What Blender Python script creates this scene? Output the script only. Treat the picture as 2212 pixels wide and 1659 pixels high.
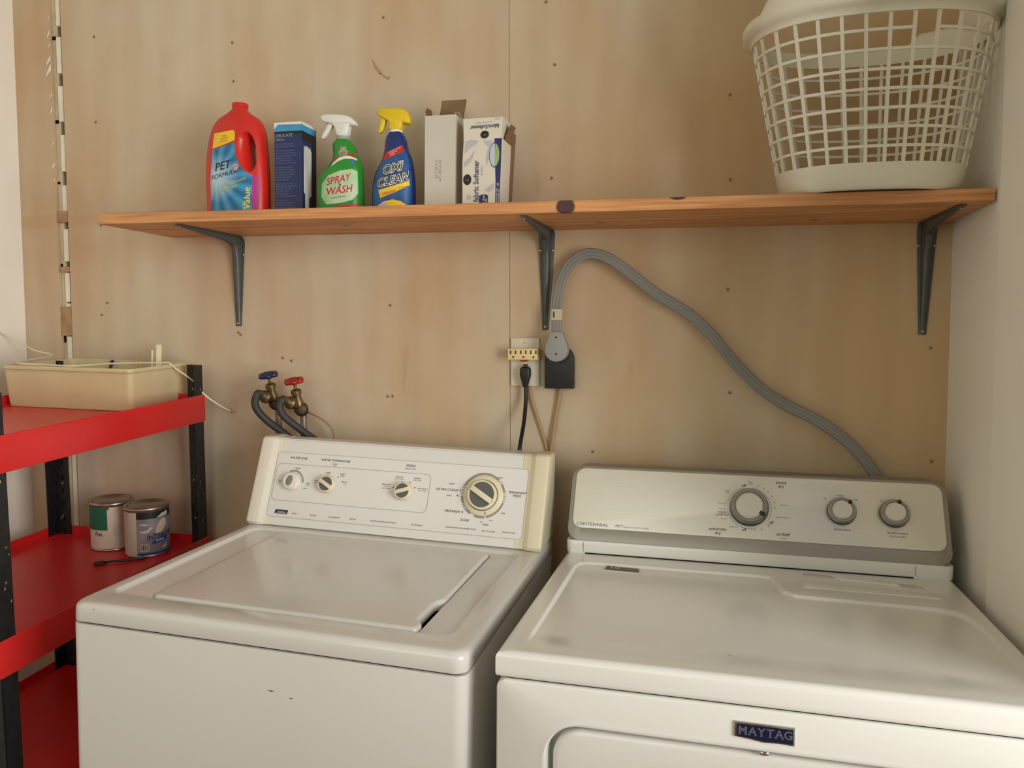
import bpy, bmesh, math, random
from mathutils import Vector, Matrix
for o in list(bpy.data.objects): bpy.data.objects.remove(o)
sc = bpy.context.scene
COL = sc.collection
rnd = random.Random(7)
PI = math.pi

# ------------------------------------------------------------------ camera
CAM_LOC = (0.4320, -1.7998, 1.3662)
yaw, pitch, roll = 0.2531, 0.0614, -0.0030
fw = Vector((-math.sin(yaw)*math.cos(pitch), math.cos(yaw)*math.cos(pitch), -math.sin(pitch)))
r0 = Vector((math.cos(yaw), math.sin(yaw), 0)); u0 = r0.cross(fw)
r1 = r0*math.cos(roll)+u0*math.sin(roll); u1 = -r0*math.sin(roll)+u0*math.cos(roll)
cd = bpy.data.cameras.new('camera'); cam = bpy.data.objects.new('camera', cd); COL.objects.link(cam)
cam.matrix_world = Matrix(((r1.x,u1.x,-fw.x,CAM_LOC[0]),(r1.y,u1.y,-fw.y,CAM_LOC[1]),(r1.z,u1.z,-fw.z,CAM_LOC[2]),(0,0,0,1)))
cd.sensor_fit='HORIZONTAL'; cd.sensor_width=36.0; cd.lens=1682.74/2212*36; cd.clip_start=0.05
sc.camera = cam
# ------------------------------------------------------------------ world, light, exposure
w = bpy.data.worlds.new('world'); sc.world = w; w.use_nodes = True
w.node_tree.nodes['Background'].inputs[0].default_value = (0.75,0.85,1.0,1)
w.node_tree.nodes['Background'].inputs[1].default_value = 0.3
sc.view_settings.view_transform='Standard'; sc.view_settings.look='None'
sc.view_settings.exposure=-0.06; LA,LB=86.0,9.0; sc.view_settings.gamma=1.0; sc.view_settings.use_curve_mapping=False
def area(name, loc, target, sx, sy, power, col):
    l = bpy.data.lights.new(name,'AREA'); l.shape='RECTANGLE'; l.size=sx; l.size_y=sy; l.energy=power; l.color=col
    o = bpy.data.objects.new(name,l); COL.objects.link(o); o.location=loc
    o.rotation_euler=(Vector(target)-Vector(loc)).to_track_quat('-Z','Y').to_euler()
    return o
# daylight outside the wide window opening in the right wall, beside the photographer
area('side_window_daylight',(2.4,-2.05,1.34),(-1.0,-0.40,1.22),1.25,1.7,LA,(1.0,0.97,0.93))
# fill daylight through an unseen window in the rear wall
area('rear_fill_daylight',(-0.30,-3.02,1.70),(-0.20,0,1.30),1.30,1.30,LB,(0.93,1.0,0.86))

# ------------------------------------------------------------------ helpers
def lin(c):
    c=c/255.0
    return c/12.92 if c<=0.04045 else ((c+0.055)/1.055)**2.4
def rgb(r,g,b): return (lin(r),lin(g),lin(b),1.0)
MATS={}
def mat(name, col, rough=0.5, metal=0.0, var=None, vscale=8.0, bump=0.0, bscale=60.0, coat=0.0, aniso=0.0, stretch=(1,1,1), spec=0.5):
    """principled material; var = second colour mixed in by noise in object space"""
    if name in MATS: return MATS[name]
    m=bpy.data.materials.new(name); m.use_nodes=True; nt=m.node_tree; b=nt.nodes['Principled BSDF']
    b.inputs['Base Color'].default_value=col; b.inputs['Roughness'].default_value=rough; b.inputs['Metallic'].default_value=metal
    b.inputs['Coat Weight'].default_value=coat; b.inputs['Coat Roughness'].default_value=0.08
    b.inputs['Specular IOR Level'].default_value=spec
    if aniso: b.inputs['Anisotropic'].default_value=aniso
    if var is not None or bump:
        tc=nt.nodes.new('ShaderNodeTexCoord'); mp=nt.nodes.new('ShaderNodeMapping'); mp.inputs['Scale'].default_value=stretch
        nt.links.new(tc.outputs['Object'],mp.inputs['Vector'])
    if var is not None:
        n=nt.nodes.new('ShaderNodeTexNoise'); n.inputs['Scale'].default_value=vscale; n.inputs['Detail'].default_value=5
        nt.links.new(mp.outputs[0],n.inputs['Vector'])
        rp=nt.nodes.new('ShaderNodeValToRGB'); rp.color_ramp.elements[0].position=.35; rp.color_ramp.elements[1].position=.7
        rp.color_ramp.elements[0].color=col; rp.color_ramp.elements[1].color=var
        nt.links.new(n.outputs[0],rp.inputs[0]); nt.links.new(rp.outputs[0],b.inputs['Base Color'])
    if bump:
        n=nt.nodes.new('ShaderNodeTexNoise'); n.inputs['Scale'].default_value=bscale; n.inputs['Detail'].default_value=3
        nt.links.new(mp.outputs[0],n.inputs['Vector']); bp=nt.nodes.new('ShaderNodeBump'); bp.inputs['Strength'].default_value=bump
        bp.inputs['Distance'].default_value=0.002; nt.links.new(n.outputs[0],bp.inputs['Height']); nt.links.new(bp.outputs[0],b.inputs['Normal'])
    MATS[name]=m; return m

class MB:
    def __init__(s): s.v=[]; s.f=[]; s.m=[]
    def add(s,vs,fs,m=0):
        o=len(s.v); s.v+= [tuple(p) for p in vs]; s.f+=[tuple(i+o for i in f) for f in fs]; s.m+=[m]*len(fs); return s
    def box(s,x0,x1,y0,y1,z0,z1,m=0,T=None):
        vs=[(x0,y0,z0),(x1,y0,z0),(x1,y1,z0),(x0,y1,z0),(x0,y0,z1),(x1,y0,z1),(x1,y1,z1),(x0,y1,z1)]
        if T: vs=[T(*p) for p in vs]
        return s.add(vs,[(0,3,2,1),(4,5,6,7),(0,1,5,4),(1,2,6,5),(2,3,7,6),(3,0,4,7)],m)
    def rings(s,rs,cap0=True,cap1=True,m=0,closed=True):
        n=len(rs[0]); vs=[p for r in rs for p in r]; fs=[]
        for i in range(len(rs)-1):
            for j in range(n if closed else n-1):
                k=(j+1)%n; fs.append((i*n+j,i*n+k,(i+1)*n+k,(i+1)*n+j))
        if cap0: fs.append(tuple(range(n-1,-1,-1)))
        if cap1: fs.append(tuple((len(rs)-1)*n+j for j in range(n)))
        return s.add(vs,fs,m)
    def lathe(s,prof,T=None,n=32,m=0,cap0=True,cap1=True):
        rs=[]
        for r,z in prof: rs.append([(r*math.cos(2*PI*j/n),r*math.sin(2*PI*j/n),z) for j in range(n)])
        if T: rs=[[T(*p) for p in r] for r in rs]
        return s.rings(rs,cap0,cap1,m)
    def tube(s,pts,rad,n=10,m=0,caps=True,sect=None,up=None):
        """sweep; sect = list of (a,b) offsets, else circle of radius rad (number or list)"""
        P=[Vector(p) for p in pts]; rs=[]; N=None
        for i,p in enumerate(P):
            t=(P[min(i+1,len(P)-1)]-P[max(i-1,0)]).normalized()
            if up is not None:
                u=Vector(up[i] if isinstance(up,list) else up); N=(u-t*u.dot(t)).normalized()
            elif N is None:
                a=Vector((0,0,1)) if abs(t.z)<.9 else Vector((1,0,0)); N=(a-t*a.dot(t)).normalized()
            else: N=(N-t*N.dot(t)).normalized()
            B=t.cross(N); r=rad[i] if isinstance(rad,(list,tuple)) else rad
            if sect: rs.append([tuple(p+N*(a*r)+B*(b*r)) for a,b in sect])
            else: rs.append([tuple(p+N*(r*math.cos(2*PI*j/n))+B*(r*math.sin(2*PI*j/n))) for j in range(n)])
        return s.rings(rs,caps,caps,m)
    def prism(s,poly,T,d0,d1,bev=0.0,m=0):
        """outline poly (list of 2-D points, any convexity), extruded d0..d1 along third axis of T(u,v,d)"""
        ring=lambda p,d:[T(a,b,d) for a,b in p]
        if bev:
            q=inset(poly,bev)
            rs=[ring(q,d0),ring(inset(poly,bev*.3),d0+(d1-d0>0 and 1 or -1)*bev*.3),ring(poly,d0+(d1-d0>0 and 1 or -1)*bev),ring(poly,d1-(d1-d0>0 and 1 or -1)*bev),ring(inset(poly,bev*.3),d1-(d1-d0>0 and 1 or -1)*bev*.3),ring(q,d1)]
        else: rs=[ring(poly,d0),ring(poly,d1)]
        return s.rings(rs,True,True,m)
    def build(s,name,mats,parent=None,smooth=True,ang=35,bevel=0,seg=3,loc=None,rot=None):
        me=bpy.data.meshes.new(name); me.from_pydata(s.v,[],s.f)
        if not isinstance(mats,(list,tuple)): mats=[mats]
        for k in mats: me.materials.append(k)
        me.polygons.foreach_set('material_index',s.m)
        bm=bmesh.new(); bm.from_mesh(me)
        bmesh.ops.recalc_face_normals(bm,faces=bm.faces); bm.to_mesh(me); bm.free()
        if smooth:
            me.polygons.foreach_set('use_smooth',[True]*len(me.polygons)); me.set_sharp_from_angle(angle=math.radians(ang))
        me.update()
        o=bpy.data.objects.new(name,me); COL.objects.link(o)
        if parent is not None: o.parent=parent
        if loc: o.location=loc
        if rot: o.rotation_euler=rot
        if bevel:
            b=o.modifiers.new('bevel','BEVEL'); b.width=bevel; b.segments=seg; b.limit_method='ANGLE'; b.angle_limit=math.radians(40)
        return o
def inset(poly,d):
    n=len(poly); A=sum(poly[i][0]*poly[(i+1)%n][1]-poly[(i+1)%n][0]*poly[i][1] for i in range(n)); sg=1 if A>0 else -1
    out=[]
    for i in range(n):
        a=Vector(poly[i-1]); b=Vector(poly[i]); c=Vector(poly[(i+1)%n])
        e1=(b-a).normalized() if (b-a).length>1e-9 else Vector((1,0)); e2=(c-b).normalized() if (c-b).length>1e-9 else e1
        n1=Vector((-e1.y,e1.x))*sg; n2=Vector((-e2.y,e2.x))*sg
        k=(n1+n2); L=k.length
        k=k/L if L>1e-6 else n1
        f=1/max(.5,k.dot(n1)); out.append((b.x+k.x*d*f,b.y+k.y*d*f))
    return out
def rrect(x0,x1,y0,y1,r,n=6):
    P=[]
    for cx,cy,a in((x1-r,y0+r,-90),(x1-r,y1-r,0),(x0+r,y1-r,90),(x0+r,y0+r,180)):
        for k in range(n+1):
            t=math.radians(a+90*k/n); P.append((cx+r*math.cos(t),cy+r*math.sin(t)))
    return P
def smooth_poly(P,it=2,closed=True):
    for _ in range(it):
        Q=[]; n=len(P)
        for i in range(n if closed else n-1):
            a=P[i]; b=P[(i+1)%n]
            Q.append(tuple(.75*x+.25*y for x,y in zip(a,b))); Q.append(tuple(.25*x+.75*y for x,y in zip(a,b)))
        if not closed: Q=[P[0]]+Q[1:-1]+[P[-1]]
        P=Q
    return P
def spline(P,k=8):
    out=[]; n=len(P)
    for i in range(n-1):
        a=P[max(i-1,0)];b=P[i];c=P[i+1];e=P[min(i+2,n-1)]
        for j in range(k):
            t=j/k; out.append(tuple(.5*(2*q+(r-p)*t+(2*p-5*q+4*r-s)*t*t+(3*q-p-3*r+s)*t**3) for p,q,r,s in zip(a,b,c,e)))
    out.append(tuple(P[-1])); return out
def plane(O,U,V,N):
    O=Vector(O);U=Vector(U).normalized();V=Vector(V).normalized();N=Vector(N).normalized()
    return lambda u,v,n=0.0: tuple(O+U*u+V*v+N*n)
def sheet(mb,poly,T,n,m=0,sub=0.0):
    """flat decal polygon in plane T at height n; sub>0 cuts it fine so that T may be curved"""
    bm=bmesh.new(); vs=[bm.verts.new((a,b,0)) for a,b in poly]; bm.faces.new(vs)
    bmesh.ops.triangulate(bm,faces=bm.faces[:])
    if sub:
        for _ in range(7):
            es=[e for e in bm.edges if e.calc_length()>sub]
            if not es: break
            bmesh.ops.subdivide_edges(bm,edges=es,cuts=1); bmesh.ops.triangulate(bm,faces=bm.faces[:])
    bm.verts.index_update()
    mb.add([T(v.co.x,v.co.y,n) for v in bm.verts],[tuple(x.index for x in f.verts) for f in bm.faces],m); bm.free()
DG=None
def text(mb,s,T,u,v,size,n=0.0006,m=0,align='CENTER',shear=0.0,bold=0.0,wide=1.0,rot=0.0,slope=0.0):
    """lettering laid on surface T; size = height of a capital letter"""
    cu=bpy.data.curves.new('t','FONT'); cu.body=s; cu.size=size/.7; cu.align_x=align; cu.align_y='CENTER'; cu.shear=shear; cu.offset=bold*size; cu.resolution_u=3
    o=bpy.data.objects.new('t',cu); COL.objects.link(o)
    dg=bpy.context.evaluated_depsgraph_get(); me=bpy.data.meshes.new_from_object(o.evaluated_get(dg))
    c,sn=math.cos(rot),math.sin(rot)
    vs=[]
    for q in me.vertices:
        x,y=q.co.x*wide,q.co.y; y+=x*slope
        vs.append(T(u+c*x-sn*y,v+sn*x+c*y,n))
    mb.add(vs,[tuple(p.vertices) for p in me.polygons],m)
    bpy.data.objects.remove(o); bpy.data.meshes.remove(me); bpy.data.curves.remove(cu)
def thing(name,label,cat,loc=(0,0,0),rot=(0,0,0),group=None):
    o=bpy.data.objects.new(name,None); COL.objects.link(o); o.location=loc; o.rotation_euler=rot; o.empty_display_size=.05
    o['label']=label; o['category']=cat
    if group: o['group']=group
    return o
def tag(o,label,cat,group=None,kind=None):
    o['label']=label; o['category']=cat
    if group: o['group']=group
    if kind: o['kind']=kind
    return o
def struct(o): o['kind']='structure'; return o
def dup(root,label,loc,rot=None,group=None):
    r=root.copy(); COL.objects.link(r); r.location=loc; r['label']=label
    if rot is not None: r.rotation_euler=rot
    if group: r['group']=group
    for ch in root.children:
        q=ch.copy(); COL.objects.link(q); q.parent=r
        for g in ch.children:
            e=g.copy(); COL.objects.link(e); e.parent=q
    return r
def nodes_mat(name):
    m=bpy.data.materials.new(name); m.use_nodes=True; nt=m.node_tree; return m,nt,nt.nodes['Principled BSDF']
def N(nt,t,**k):
    n=nt.nodes.new(t)
    for a,b in k.items(): setattr(n,a,b)
    return n

# ------------------------------------------------------------------ materials
enamel=mat('white_enamel',rgb(212,209,202),.22,coat=.35)
enamel2=mat('dryer_enamel',rgb(226,224,217),.22,coat=.35)
white_pl=mat('white_plastic',rgb(226,224,218),.38)
cream_pl=mat('cream_plastic',rgb(224,214,184),.38)
dark=mat('dark_gap',rgb(22,19,17),.9,spec=.1)
darkgrey=mat('dark_grey_print',rgb(78,76,74),.6)
ink=mat('black_ink',rgb(38,37,38),.6)
midgrey=mat('grey_print',rgb(150,146,142),.6)
black_pl=mat('black_plastic',rgb(26,26,27),.45,bump=.1)
grey_pl=mat('grey_vinyl',rgb(132,131,124),.5)
chrome=mat('chrome',rgb(205,205,203),.18,1.0)
grey_metal=mat('grey_paint_frame',rgb(158,152,143),.35,.6)
screw_m=mat('screw_steel',rgb(165,160,150),.35,.9)
brass=mat('aged_brass',rgb(140,118,82),.45,.8,var=rgb(84,68,46),vscale=45)
rubber=mat('black_rubber_hose',rgb(48,49,52),.6)
paint_white=mat("painted_white_wall",rgb(243,239,228),.75,var=rgb(236,230,216),vscale=2.2,bump=.15,bscale=25)
shelf_red=mat("red_painted_steel",rgb(216,38,38),.34,var=rgb(200,32,33),vscale=3,spec=.5)
post_black=mat('black_painted_steel',rgb(20,21,22),.45,var=rgb(34,36,36),vscale=60)

def ply_material():
    m,nt,b=nodes_mat('whitewashed_plywood'); L=nt.links.new
    tc=N(nt,'ShaderNodeTexCoord')
    def noise(scale,stretch,detail=4,off=(0,0,0)):
        mp=N(nt,'ShaderNodeMapping'); mp.inputs['Scale'].default_value=stretch; mp.inputs['Location'].default_value=off; L(tc.outputs['Object'],mp.inputs[0])
        n=N(nt,'ShaderNodeTexNoise'); n.inputs['Scale'].default_value=scale; n.inputs['Detail'].default_value=detail; L(mp.outputs[0],n.inputs['Vector']); return n.outputs[0]
    def ramp(src,a,b_,ca,cb):
        r=N(nt,'ShaderNodeValToRGB'); e=r.color_ramp.elements; e[0].position=a;e[1].position=b_;e[0].color=ca;e[1].color=cb; L(src,r.inputs[0]); return r.outputs[0]
    def mix(f,a,b_,mode='MIX'):
        x=N(nt,'ShaderNodeMix',data_type='RGBA',blend_type=mode)
        if isinstance(f,float): x.inputs[0].default_value=f
        else: L(f,x.inputs[0])
        L(a,x.inputs[6]); L(b_,x.inputs[7]); return x.outputs[2]
    base=ramp(noise(1.6,(1.6,1,.9)),.36,.66,PLY_A,PLY_B)
    pink=ramp(noise(2.3,(2.0,1,1.0),3,(4,2,7)),.50,.72,(0,0,0,1),(1,1,1,1))
    pc=N(nt,'ShaderNodeRGB'); pc.outputs[0].default_value=PLY_C
    fm=N(nt,'ShaderNodeMath',operation='MULTIPLY'); L(pink,fm.inputs[0]); fm.inputs[1].default_value=.45
    c1=mix(fm.outputs[0],base,pc.outputs[0])
    # the tone turns browner towards the dryer end, in ragged patches
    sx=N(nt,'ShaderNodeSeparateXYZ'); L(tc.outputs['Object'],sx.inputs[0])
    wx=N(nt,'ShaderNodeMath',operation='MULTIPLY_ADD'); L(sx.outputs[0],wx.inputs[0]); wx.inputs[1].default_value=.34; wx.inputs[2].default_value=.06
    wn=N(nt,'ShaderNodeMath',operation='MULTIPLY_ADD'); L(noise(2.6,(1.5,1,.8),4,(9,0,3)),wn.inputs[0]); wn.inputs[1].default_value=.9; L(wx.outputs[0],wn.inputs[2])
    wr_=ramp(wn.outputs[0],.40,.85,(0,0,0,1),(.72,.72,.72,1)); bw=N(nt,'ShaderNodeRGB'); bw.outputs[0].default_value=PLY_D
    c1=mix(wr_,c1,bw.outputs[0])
    # unpainted band left where a longer shelf once met the wall
    mz=N(nt,'ShaderNodeMath',operation='MULTIPLY_ADD'); L(sx.outputs[2],mz.inputs[0]); mz.inputs[1].default_value=1/.030; mz.inputs[2].default_value=-1.688/.030
    ab=N(nt,'ShaderNodeMath',operation='ABSOLUTE'); L(mz.outputs[0],ab.inputs[0])
    mx=N(nt,'ShaderNodeMath',operation='MULTIPLY_ADD'); L(sx.outputs[0],mx.inputs[0]); mx.inputs[1].default_value=12; mx.inputs[2].default_value=12*.99
    mm=N(nt,'ShaderNodeMath',operation='MAXIMUM'); L(ab.outputs[0],mm.inputs[0]); L(mx.outputs[0],mm.inputs[1])
    na=N(nt,'ShaderNodeMath',operation='MULTIPLY_ADD'); L(noise(9,(1,1,2)),na.inputs[0]); na.inputs[1].default_value=.6; L(mm.outputs[0],na.inputs[2])
    c1=mix(ramp(na.outputs[0],.75,1.0,(.55,.55,.55,1),(0,0,0,1)),c1,pc.outputs[0])
    # cathedral grain, drawn out along the sheet's height
    wv=N(nt,'ShaderNodeTexWave'); wv.wave_type='BANDS'; wv.bands_direction='X'; wv.inputs['Scale'].default_value=3.2; wv.inputs['Distortion'].default_value=7.0; wv.inputs['Detail'].default_value=2.5; wv.inputs['Detail Scale'].default_value=.8
    mp=N(nt,'ShaderNodeMapping'); mp.inputs['Scale'].default_value=(1.0,1,.28); L(tc.outputs['Object'],mp.inputs[0]); L(mp.outputs[0],wv.inputs['Vector'])
    g=ramp(wv.outputs[1],.2,.9,(.965,.96,.95,1),(1.0,1.0,1.0,1))
    c2=mix(1.0,c1,g,'MULTIPLY')
    g2=ramp(noise(34,(1,1,.07),3),.35,.7,(.975,.97,.965,1),(1,1,1,1))
    c3=mix(1.0,c2,g2,'MULTIPLY')
    sp=ramp(noise(14,(1,1,.35),2,(3,0,1)),.70,.80,(1,1,1,1),(.86,.83,.78,1))
    c4=mix(1.0,c3,sp,'MULTIPLY')
    L(c4,b.inputs['Base Color']); b.inputs['Roughness'].default_value=.72; b.inputs['Specular IOR Level'].default_value=.25
    bp=N(nt,'ShaderNodeBump'); bp.inputs['Strength'].default_value=.18; bp.inputs['Distance'].default_value=.002; L(noise(30,(1,1,.12)),bp.inputs['Height']); L(bp.outputs[0],b.inputs['Normal'])
    return m
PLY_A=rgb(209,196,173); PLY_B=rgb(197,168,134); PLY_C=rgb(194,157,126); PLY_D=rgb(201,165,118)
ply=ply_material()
def board_material():
    m,nt,b=nodes_mat('oiled_pine'); L=nt.links.new
    tc=N(nt,'ShaderNodeTexCoord')
    mp=N(nt,'ShaderNodeMapping'); mp.inputs['Scale'].default_value=(.9,9,26); L(tc.outputs['Object'],mp.inputs[0])
    wv=N(nt,'ShaderNodeTexNoise'); wv.inputs['Scale'].default_value=4; wv.inputs['Detail'].default_value=6; wv.inputs['Distortion'].default_value=1.2; L(mp.outputs[0],wv.inputs['Vector'])
    r=N(nt,'ShaderNodeValToRGB'); e=r.color_ramp.elements; e[0].position=.3; e[1].position=.72; e[0].color=rgb(176,112,62); e[1].color=rgb(222,162,104); L(wv.outputs[0],r.inputs[0])
    last=r.outputs[0]
    sx=N(nt,'ShaderNodeSeparateXYZ'); L(tc.outputs['Object'],sx.inputs[0])
    n2=N(nt,'ShaderNodeTexNoise'); n2.inputs['Scale'].default_value=60; L(tc.outputs['Object'],n2.inputs['Vector'])
    # knots: (x, y, z, half width x, half height z, depth y)
    for kx,ky,kz,hx,hy,hz in ((.145,-.262,-.011,.020,.034,.016),(.362,-.262,.0015,.017,.03,.0075),(-.386,-.149,-.0235,.012,.006,.01),(.195,-.106,-.0235,.010,.006,.01),(.63,-.078,-.0235,.012,.006,.01)):
        dd=N(nt,'ShaderNodeVectorMath',operation='SUBTRACT'); L(tc.outputs['Object'],dd.inputs[0]); dd.inputs[1].default_value=(kx,ky,kz)
        ds=N(nt,'ShaderNodeVectorMath',operation='DIVIDE'); L(dd.outputs[0],ds.inputs[0]); ds.inputs[1].default_value=(hx,hy,hz)
        ln=N(nt,'ShaderNodeVectorMath',operation='LENGTH'); L(ds.outputs[0],ln.inputs[0])
        ad=N(nt,'ShaderNodeMath',operation='MULTIPLY_ADD'); L(n2.outputs[0],ad.inputs[0]); ad.inputs[1].default_value=.45; L(ln.outputs['Value'],ad.inputs[2])
        rp=N(nt,'ShaderNodeValToRGB'); e=rp.color_ramp.elements; e[0].position=1.08/2; e[1].position=1.28/2; e[0].color=(1,1,1,1); e[1].color=(0,0,0,1)
        hf=N(nt,'ShaderNodeMath',operation='MULTIPLY'); hf.inputs[1].default_value=.5; L(ad.outputs[0],hf.inputs[0]); L(hf.outputs[0],rp.inputs[0])
        x=N(nt,'ShaderNodeMix',data_type='RGBA'); L(rp.outputs[0],x.inputs[0]); L(last,x.inputs[6]); x.inputs[7].default_value=rgb(72,40,34); last=x.outputs[2]
    L(last,b.inputs['Base Color']); b.inputs['Roughness'].default_value=.5
    return m
pine=board_material()
def steel_material():
    m,nt,b=nodes_mat('brushed_steel'); L=nt.links.new
    tc=N(nt,'ShaderNodeTexCoord'); mp=N(nt,'ShaderNodeMapping'); mp.inputs['Scale'].default_value=(2,300,300); L(tc.outputs['Object'],mp.inputs[0])
    n=N(nt,'ShaderNodeTexNoise'); n.inputs['Scale'].default_value=3; n.inputs['Detail'].default_value=3; L(mp.outputs[0],n.inputs['Vector'])
    r=N(nt,'ShaderNodeValToRGB'); e=r.color_ramp.elements; e[0].color=rgb(232,228,216); e[1].color=rgb(243,240,229); L(n.outputs[0],r.inputs[0]); L(r.outputs[0],b.inputs['Base Color'])
    b.inputs['Metallic'].default_value=.62; b.inputs['Roughness'].default_value=.38; b.inputs['Anisotropic'].default_value=.75
    tg=N(nt,'ShaderNodeTangent'); b.inputs['Anisotropic Rotation'].default_value=.25; tg.direction_type='UV_MAP'; tg.uv_map='UVMap'; L(tg.outputs[0],b.inputs['Tangent'])
    bp=N(nt,'ShaderNodeBump'); bp.inputs['Strength'].default_value=.02; bp.inputs['Distance'].default_value=.0006; L(n.outputs[0],bp.inputs['Height']); L(bp.outputs[0],b.inputs['Normal'])
    return m
steel=steel_material()

# ------------------------------------------------------------------ setting
XL,XR,YB,ZC=-1.458,0.907,-3.06,2.62
flo=mat('brown_board_floor',rgb(164,124,84),.7,var=rgb(140,100,64),vscale=5,bump=.2)
ceil_m=mat('ceiling_paint',rgb(238,234,222),.8,var=rgb(230,225,210),vscale=2)
room_m=mat('room_wall_paint',rgb(214,203,178),.8,var=rgb(205,192,166),vscale=2)
struct(MB().box(XL-.1,1.1,YB-.1,.16,-.08,0).build('floor',flo))
struct(MB().box(XL-.1,1.1,YB-.1,.16,ZC,ZC+.08).build('ceiling',ceil_m))
# back wall: plywood sheets on studs; a slit at the left is left open
mb=MB()
mb.box(XL-.1,XL-.001,.020,.16,0,ZC)                       # closes the corner behind
mb.box(XL-.001,-1.3365,0,.03,0,ZC)                        # narrow strip left of the slit
mb.box(-1.2985,-.0388,0,.03,0,ZC)                         # left sheet
mb.box(-.0376,XR+.06,0,.03,0,ZC)                          # right sheet
mb.box(XL-.001,XR+.06,.055,.16,0,ZC,1)
def disc(mb,x,z,r,y,m):
    k=9; mb.add([(x+r*math.cos(2*PI*j/k),y,z+r*math.sin(2*PI*j/k)) for j in range(k)],[tuple(range(k))],m)
nails=[(-.353,2.138),(-.77,2.118),(-.769,2.021),(-1.192,2.173),(-1.196,1.948),(-1.191,1.671),(-1.179,1.46),(-1.198,1.428),(-.773,1.378),(-.344,1.443),(-.354,1.217),(-.341,1.218),(.05,2.131),(.07,1.989),(.46,1.89),(.063,1.732),(.463,1.708),(.461,1.468),(.468,1.239),(.161,1.096),(.872,1.339),(.041,1.61),(-.767,1.372),(.88,1.10),(-.35,1.83),(-.62,1.305),(-.645,1.312),(-.78,1.70)]
for x,z in nails:
    disc(mb,x,z,.0042,-.0006,2); disc(mb,x+.0004,z-.0006,.0022,-.0009,3)
# the gouge above the yellow-headed spray bottle
for P in ([(-.385,2.045),(-.372,2.025),(-.358,2.008),(-.362,2.003),(-.378,2.019)],[(-.366,2.008),(-.352,1.994),(-.340,1.988),(-.336,1.998),(-.345,1.996),(-.356,2.004)]):
    mb.add([(a,-.0005,b) for a,b in P],[tuple(range(len(P)))],4)
nail_m=mat('old_nail_head',rgb(158,136,106),.7); nail_d=mat('nail_dark',rgb(122,100,74),.8)
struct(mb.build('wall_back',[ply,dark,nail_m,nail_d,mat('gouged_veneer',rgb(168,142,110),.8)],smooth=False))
struct(MB().box(XL-.1,XL,YB-.1,.02,0,ZC).build('wall_left',paint_white,smooth=False))
RY0,RY1=-2.60,-.70
mb=MB(); mb.box(XR,XR+.1,-.305,.16,0,ZC); mb.box(.8965,XR+.1,RY1,-.305,0,ZC); mb.box(.8965,XR+.1,YB-.1,RY0,0,ZC); mb.box(.8965,XR+.1,RY0,RY1,2.25,ZC); mb.box(.8965,XR+.1,RY0,RY1,0,.82)
struct(mb.build('wall_right',paint_white,smooth=False))
# rear wall behind the photographer with an unseen window for the fill daylight
mb=MB()
WX0,WX1,WZ0,WZ1=-.97,.37,1.03,2.37
mb.box(XL-.1,WX0,YB-.1,YB,0,ZC); mb.box(WX1,XR+.1,YB-.1,YB,0,ZC)
mb.box(WX0,WX1,YB-.1,YB,0,WZ0); mb.box(WX0,WX1,YB-.1,YB,WZ1,ZC)
struct(mb.build('wall_rear',room_m,smooth=False))
# what shows in the slit: battens with white block faces, dark notches, bits of cardboard
batten=mat('batten_paint',rgb(206,194,166),.75,var=rgb(188,172,140),vscale=14)
blockw=mat('chipped_white_paint',rgb(236,228,210),.7,var=rgb(222,212,192),vscale=18,bump=.3,bscale=40)
cardb=mat('brown_card',rgb(178,142,104),.85,var=rgb(150,114,80),vscale=30)
mb=MB()
mb.box(-1.3362,-1.3205,.008,.05,.6,ZC,0)
edges=[.6,1.293,1.371,1.463,1.548,1.575,1.668,1.688,1.788,1.822,1.925,1.957,2.056,2.087,2.188,2.214,2.33,2.36,ZC]
for i in range(0,len(edges)-1):
    a,b=edges[i],edges[i+1]
    if b-a>.06:
        mb.box(-1.3200+rnd.uniform(-.001,.001),-1.3042+rnd.uniform(-.0008,.0008),.003+rnd.uniform(0,.002),.05,a+.002,b-.002,1)
    else:
        mb.box(-1.3200,-1.3085,.026,.05,a,b,0)
for a,b in((1.371,1.452),(1.548,1.562),(1.684,1.715)):
    mb.box(-1.335,-1.3005,.000,.006,a,b,2)
for a,b,x0,x1 in((1.352,1.372,-1.334,-1.327),(1.955,1.965,-1.335,-1.324),(2.18,2.19,-1.335,-1.322),(1.79,1.797,-1.3345,-1.327),(1.56,1.572,-1.3355,-1.329)):
    mb.box(x0,x1,.0062,.0085,a,b,3)
for z,L_,dx in((2.235,.02,.004),(2.195,.03,.010),(2.165,.018,.006),(2.125,.035,.016),(2.098,.045,.018),(2.03,.02,.007),(1.99,.03,.009),(1.90,.02,.006),(1.84,.022,.010),(1.80,.016,.005)):
    mb.add([(-1.3362,-.0006,z+L_*.4),(-1.3362,-.0006,z),(-1.3362-dx,-.0012,z-L_*.45),(-1.3362-dx*.7,-.0014,z-L_*.1)],[(0,1,2,3)],1)
struct(mb.build('trim_1',[batten,blockw,cardb,dark],smooth=False,bevel=.0012,seg=2))

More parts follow.
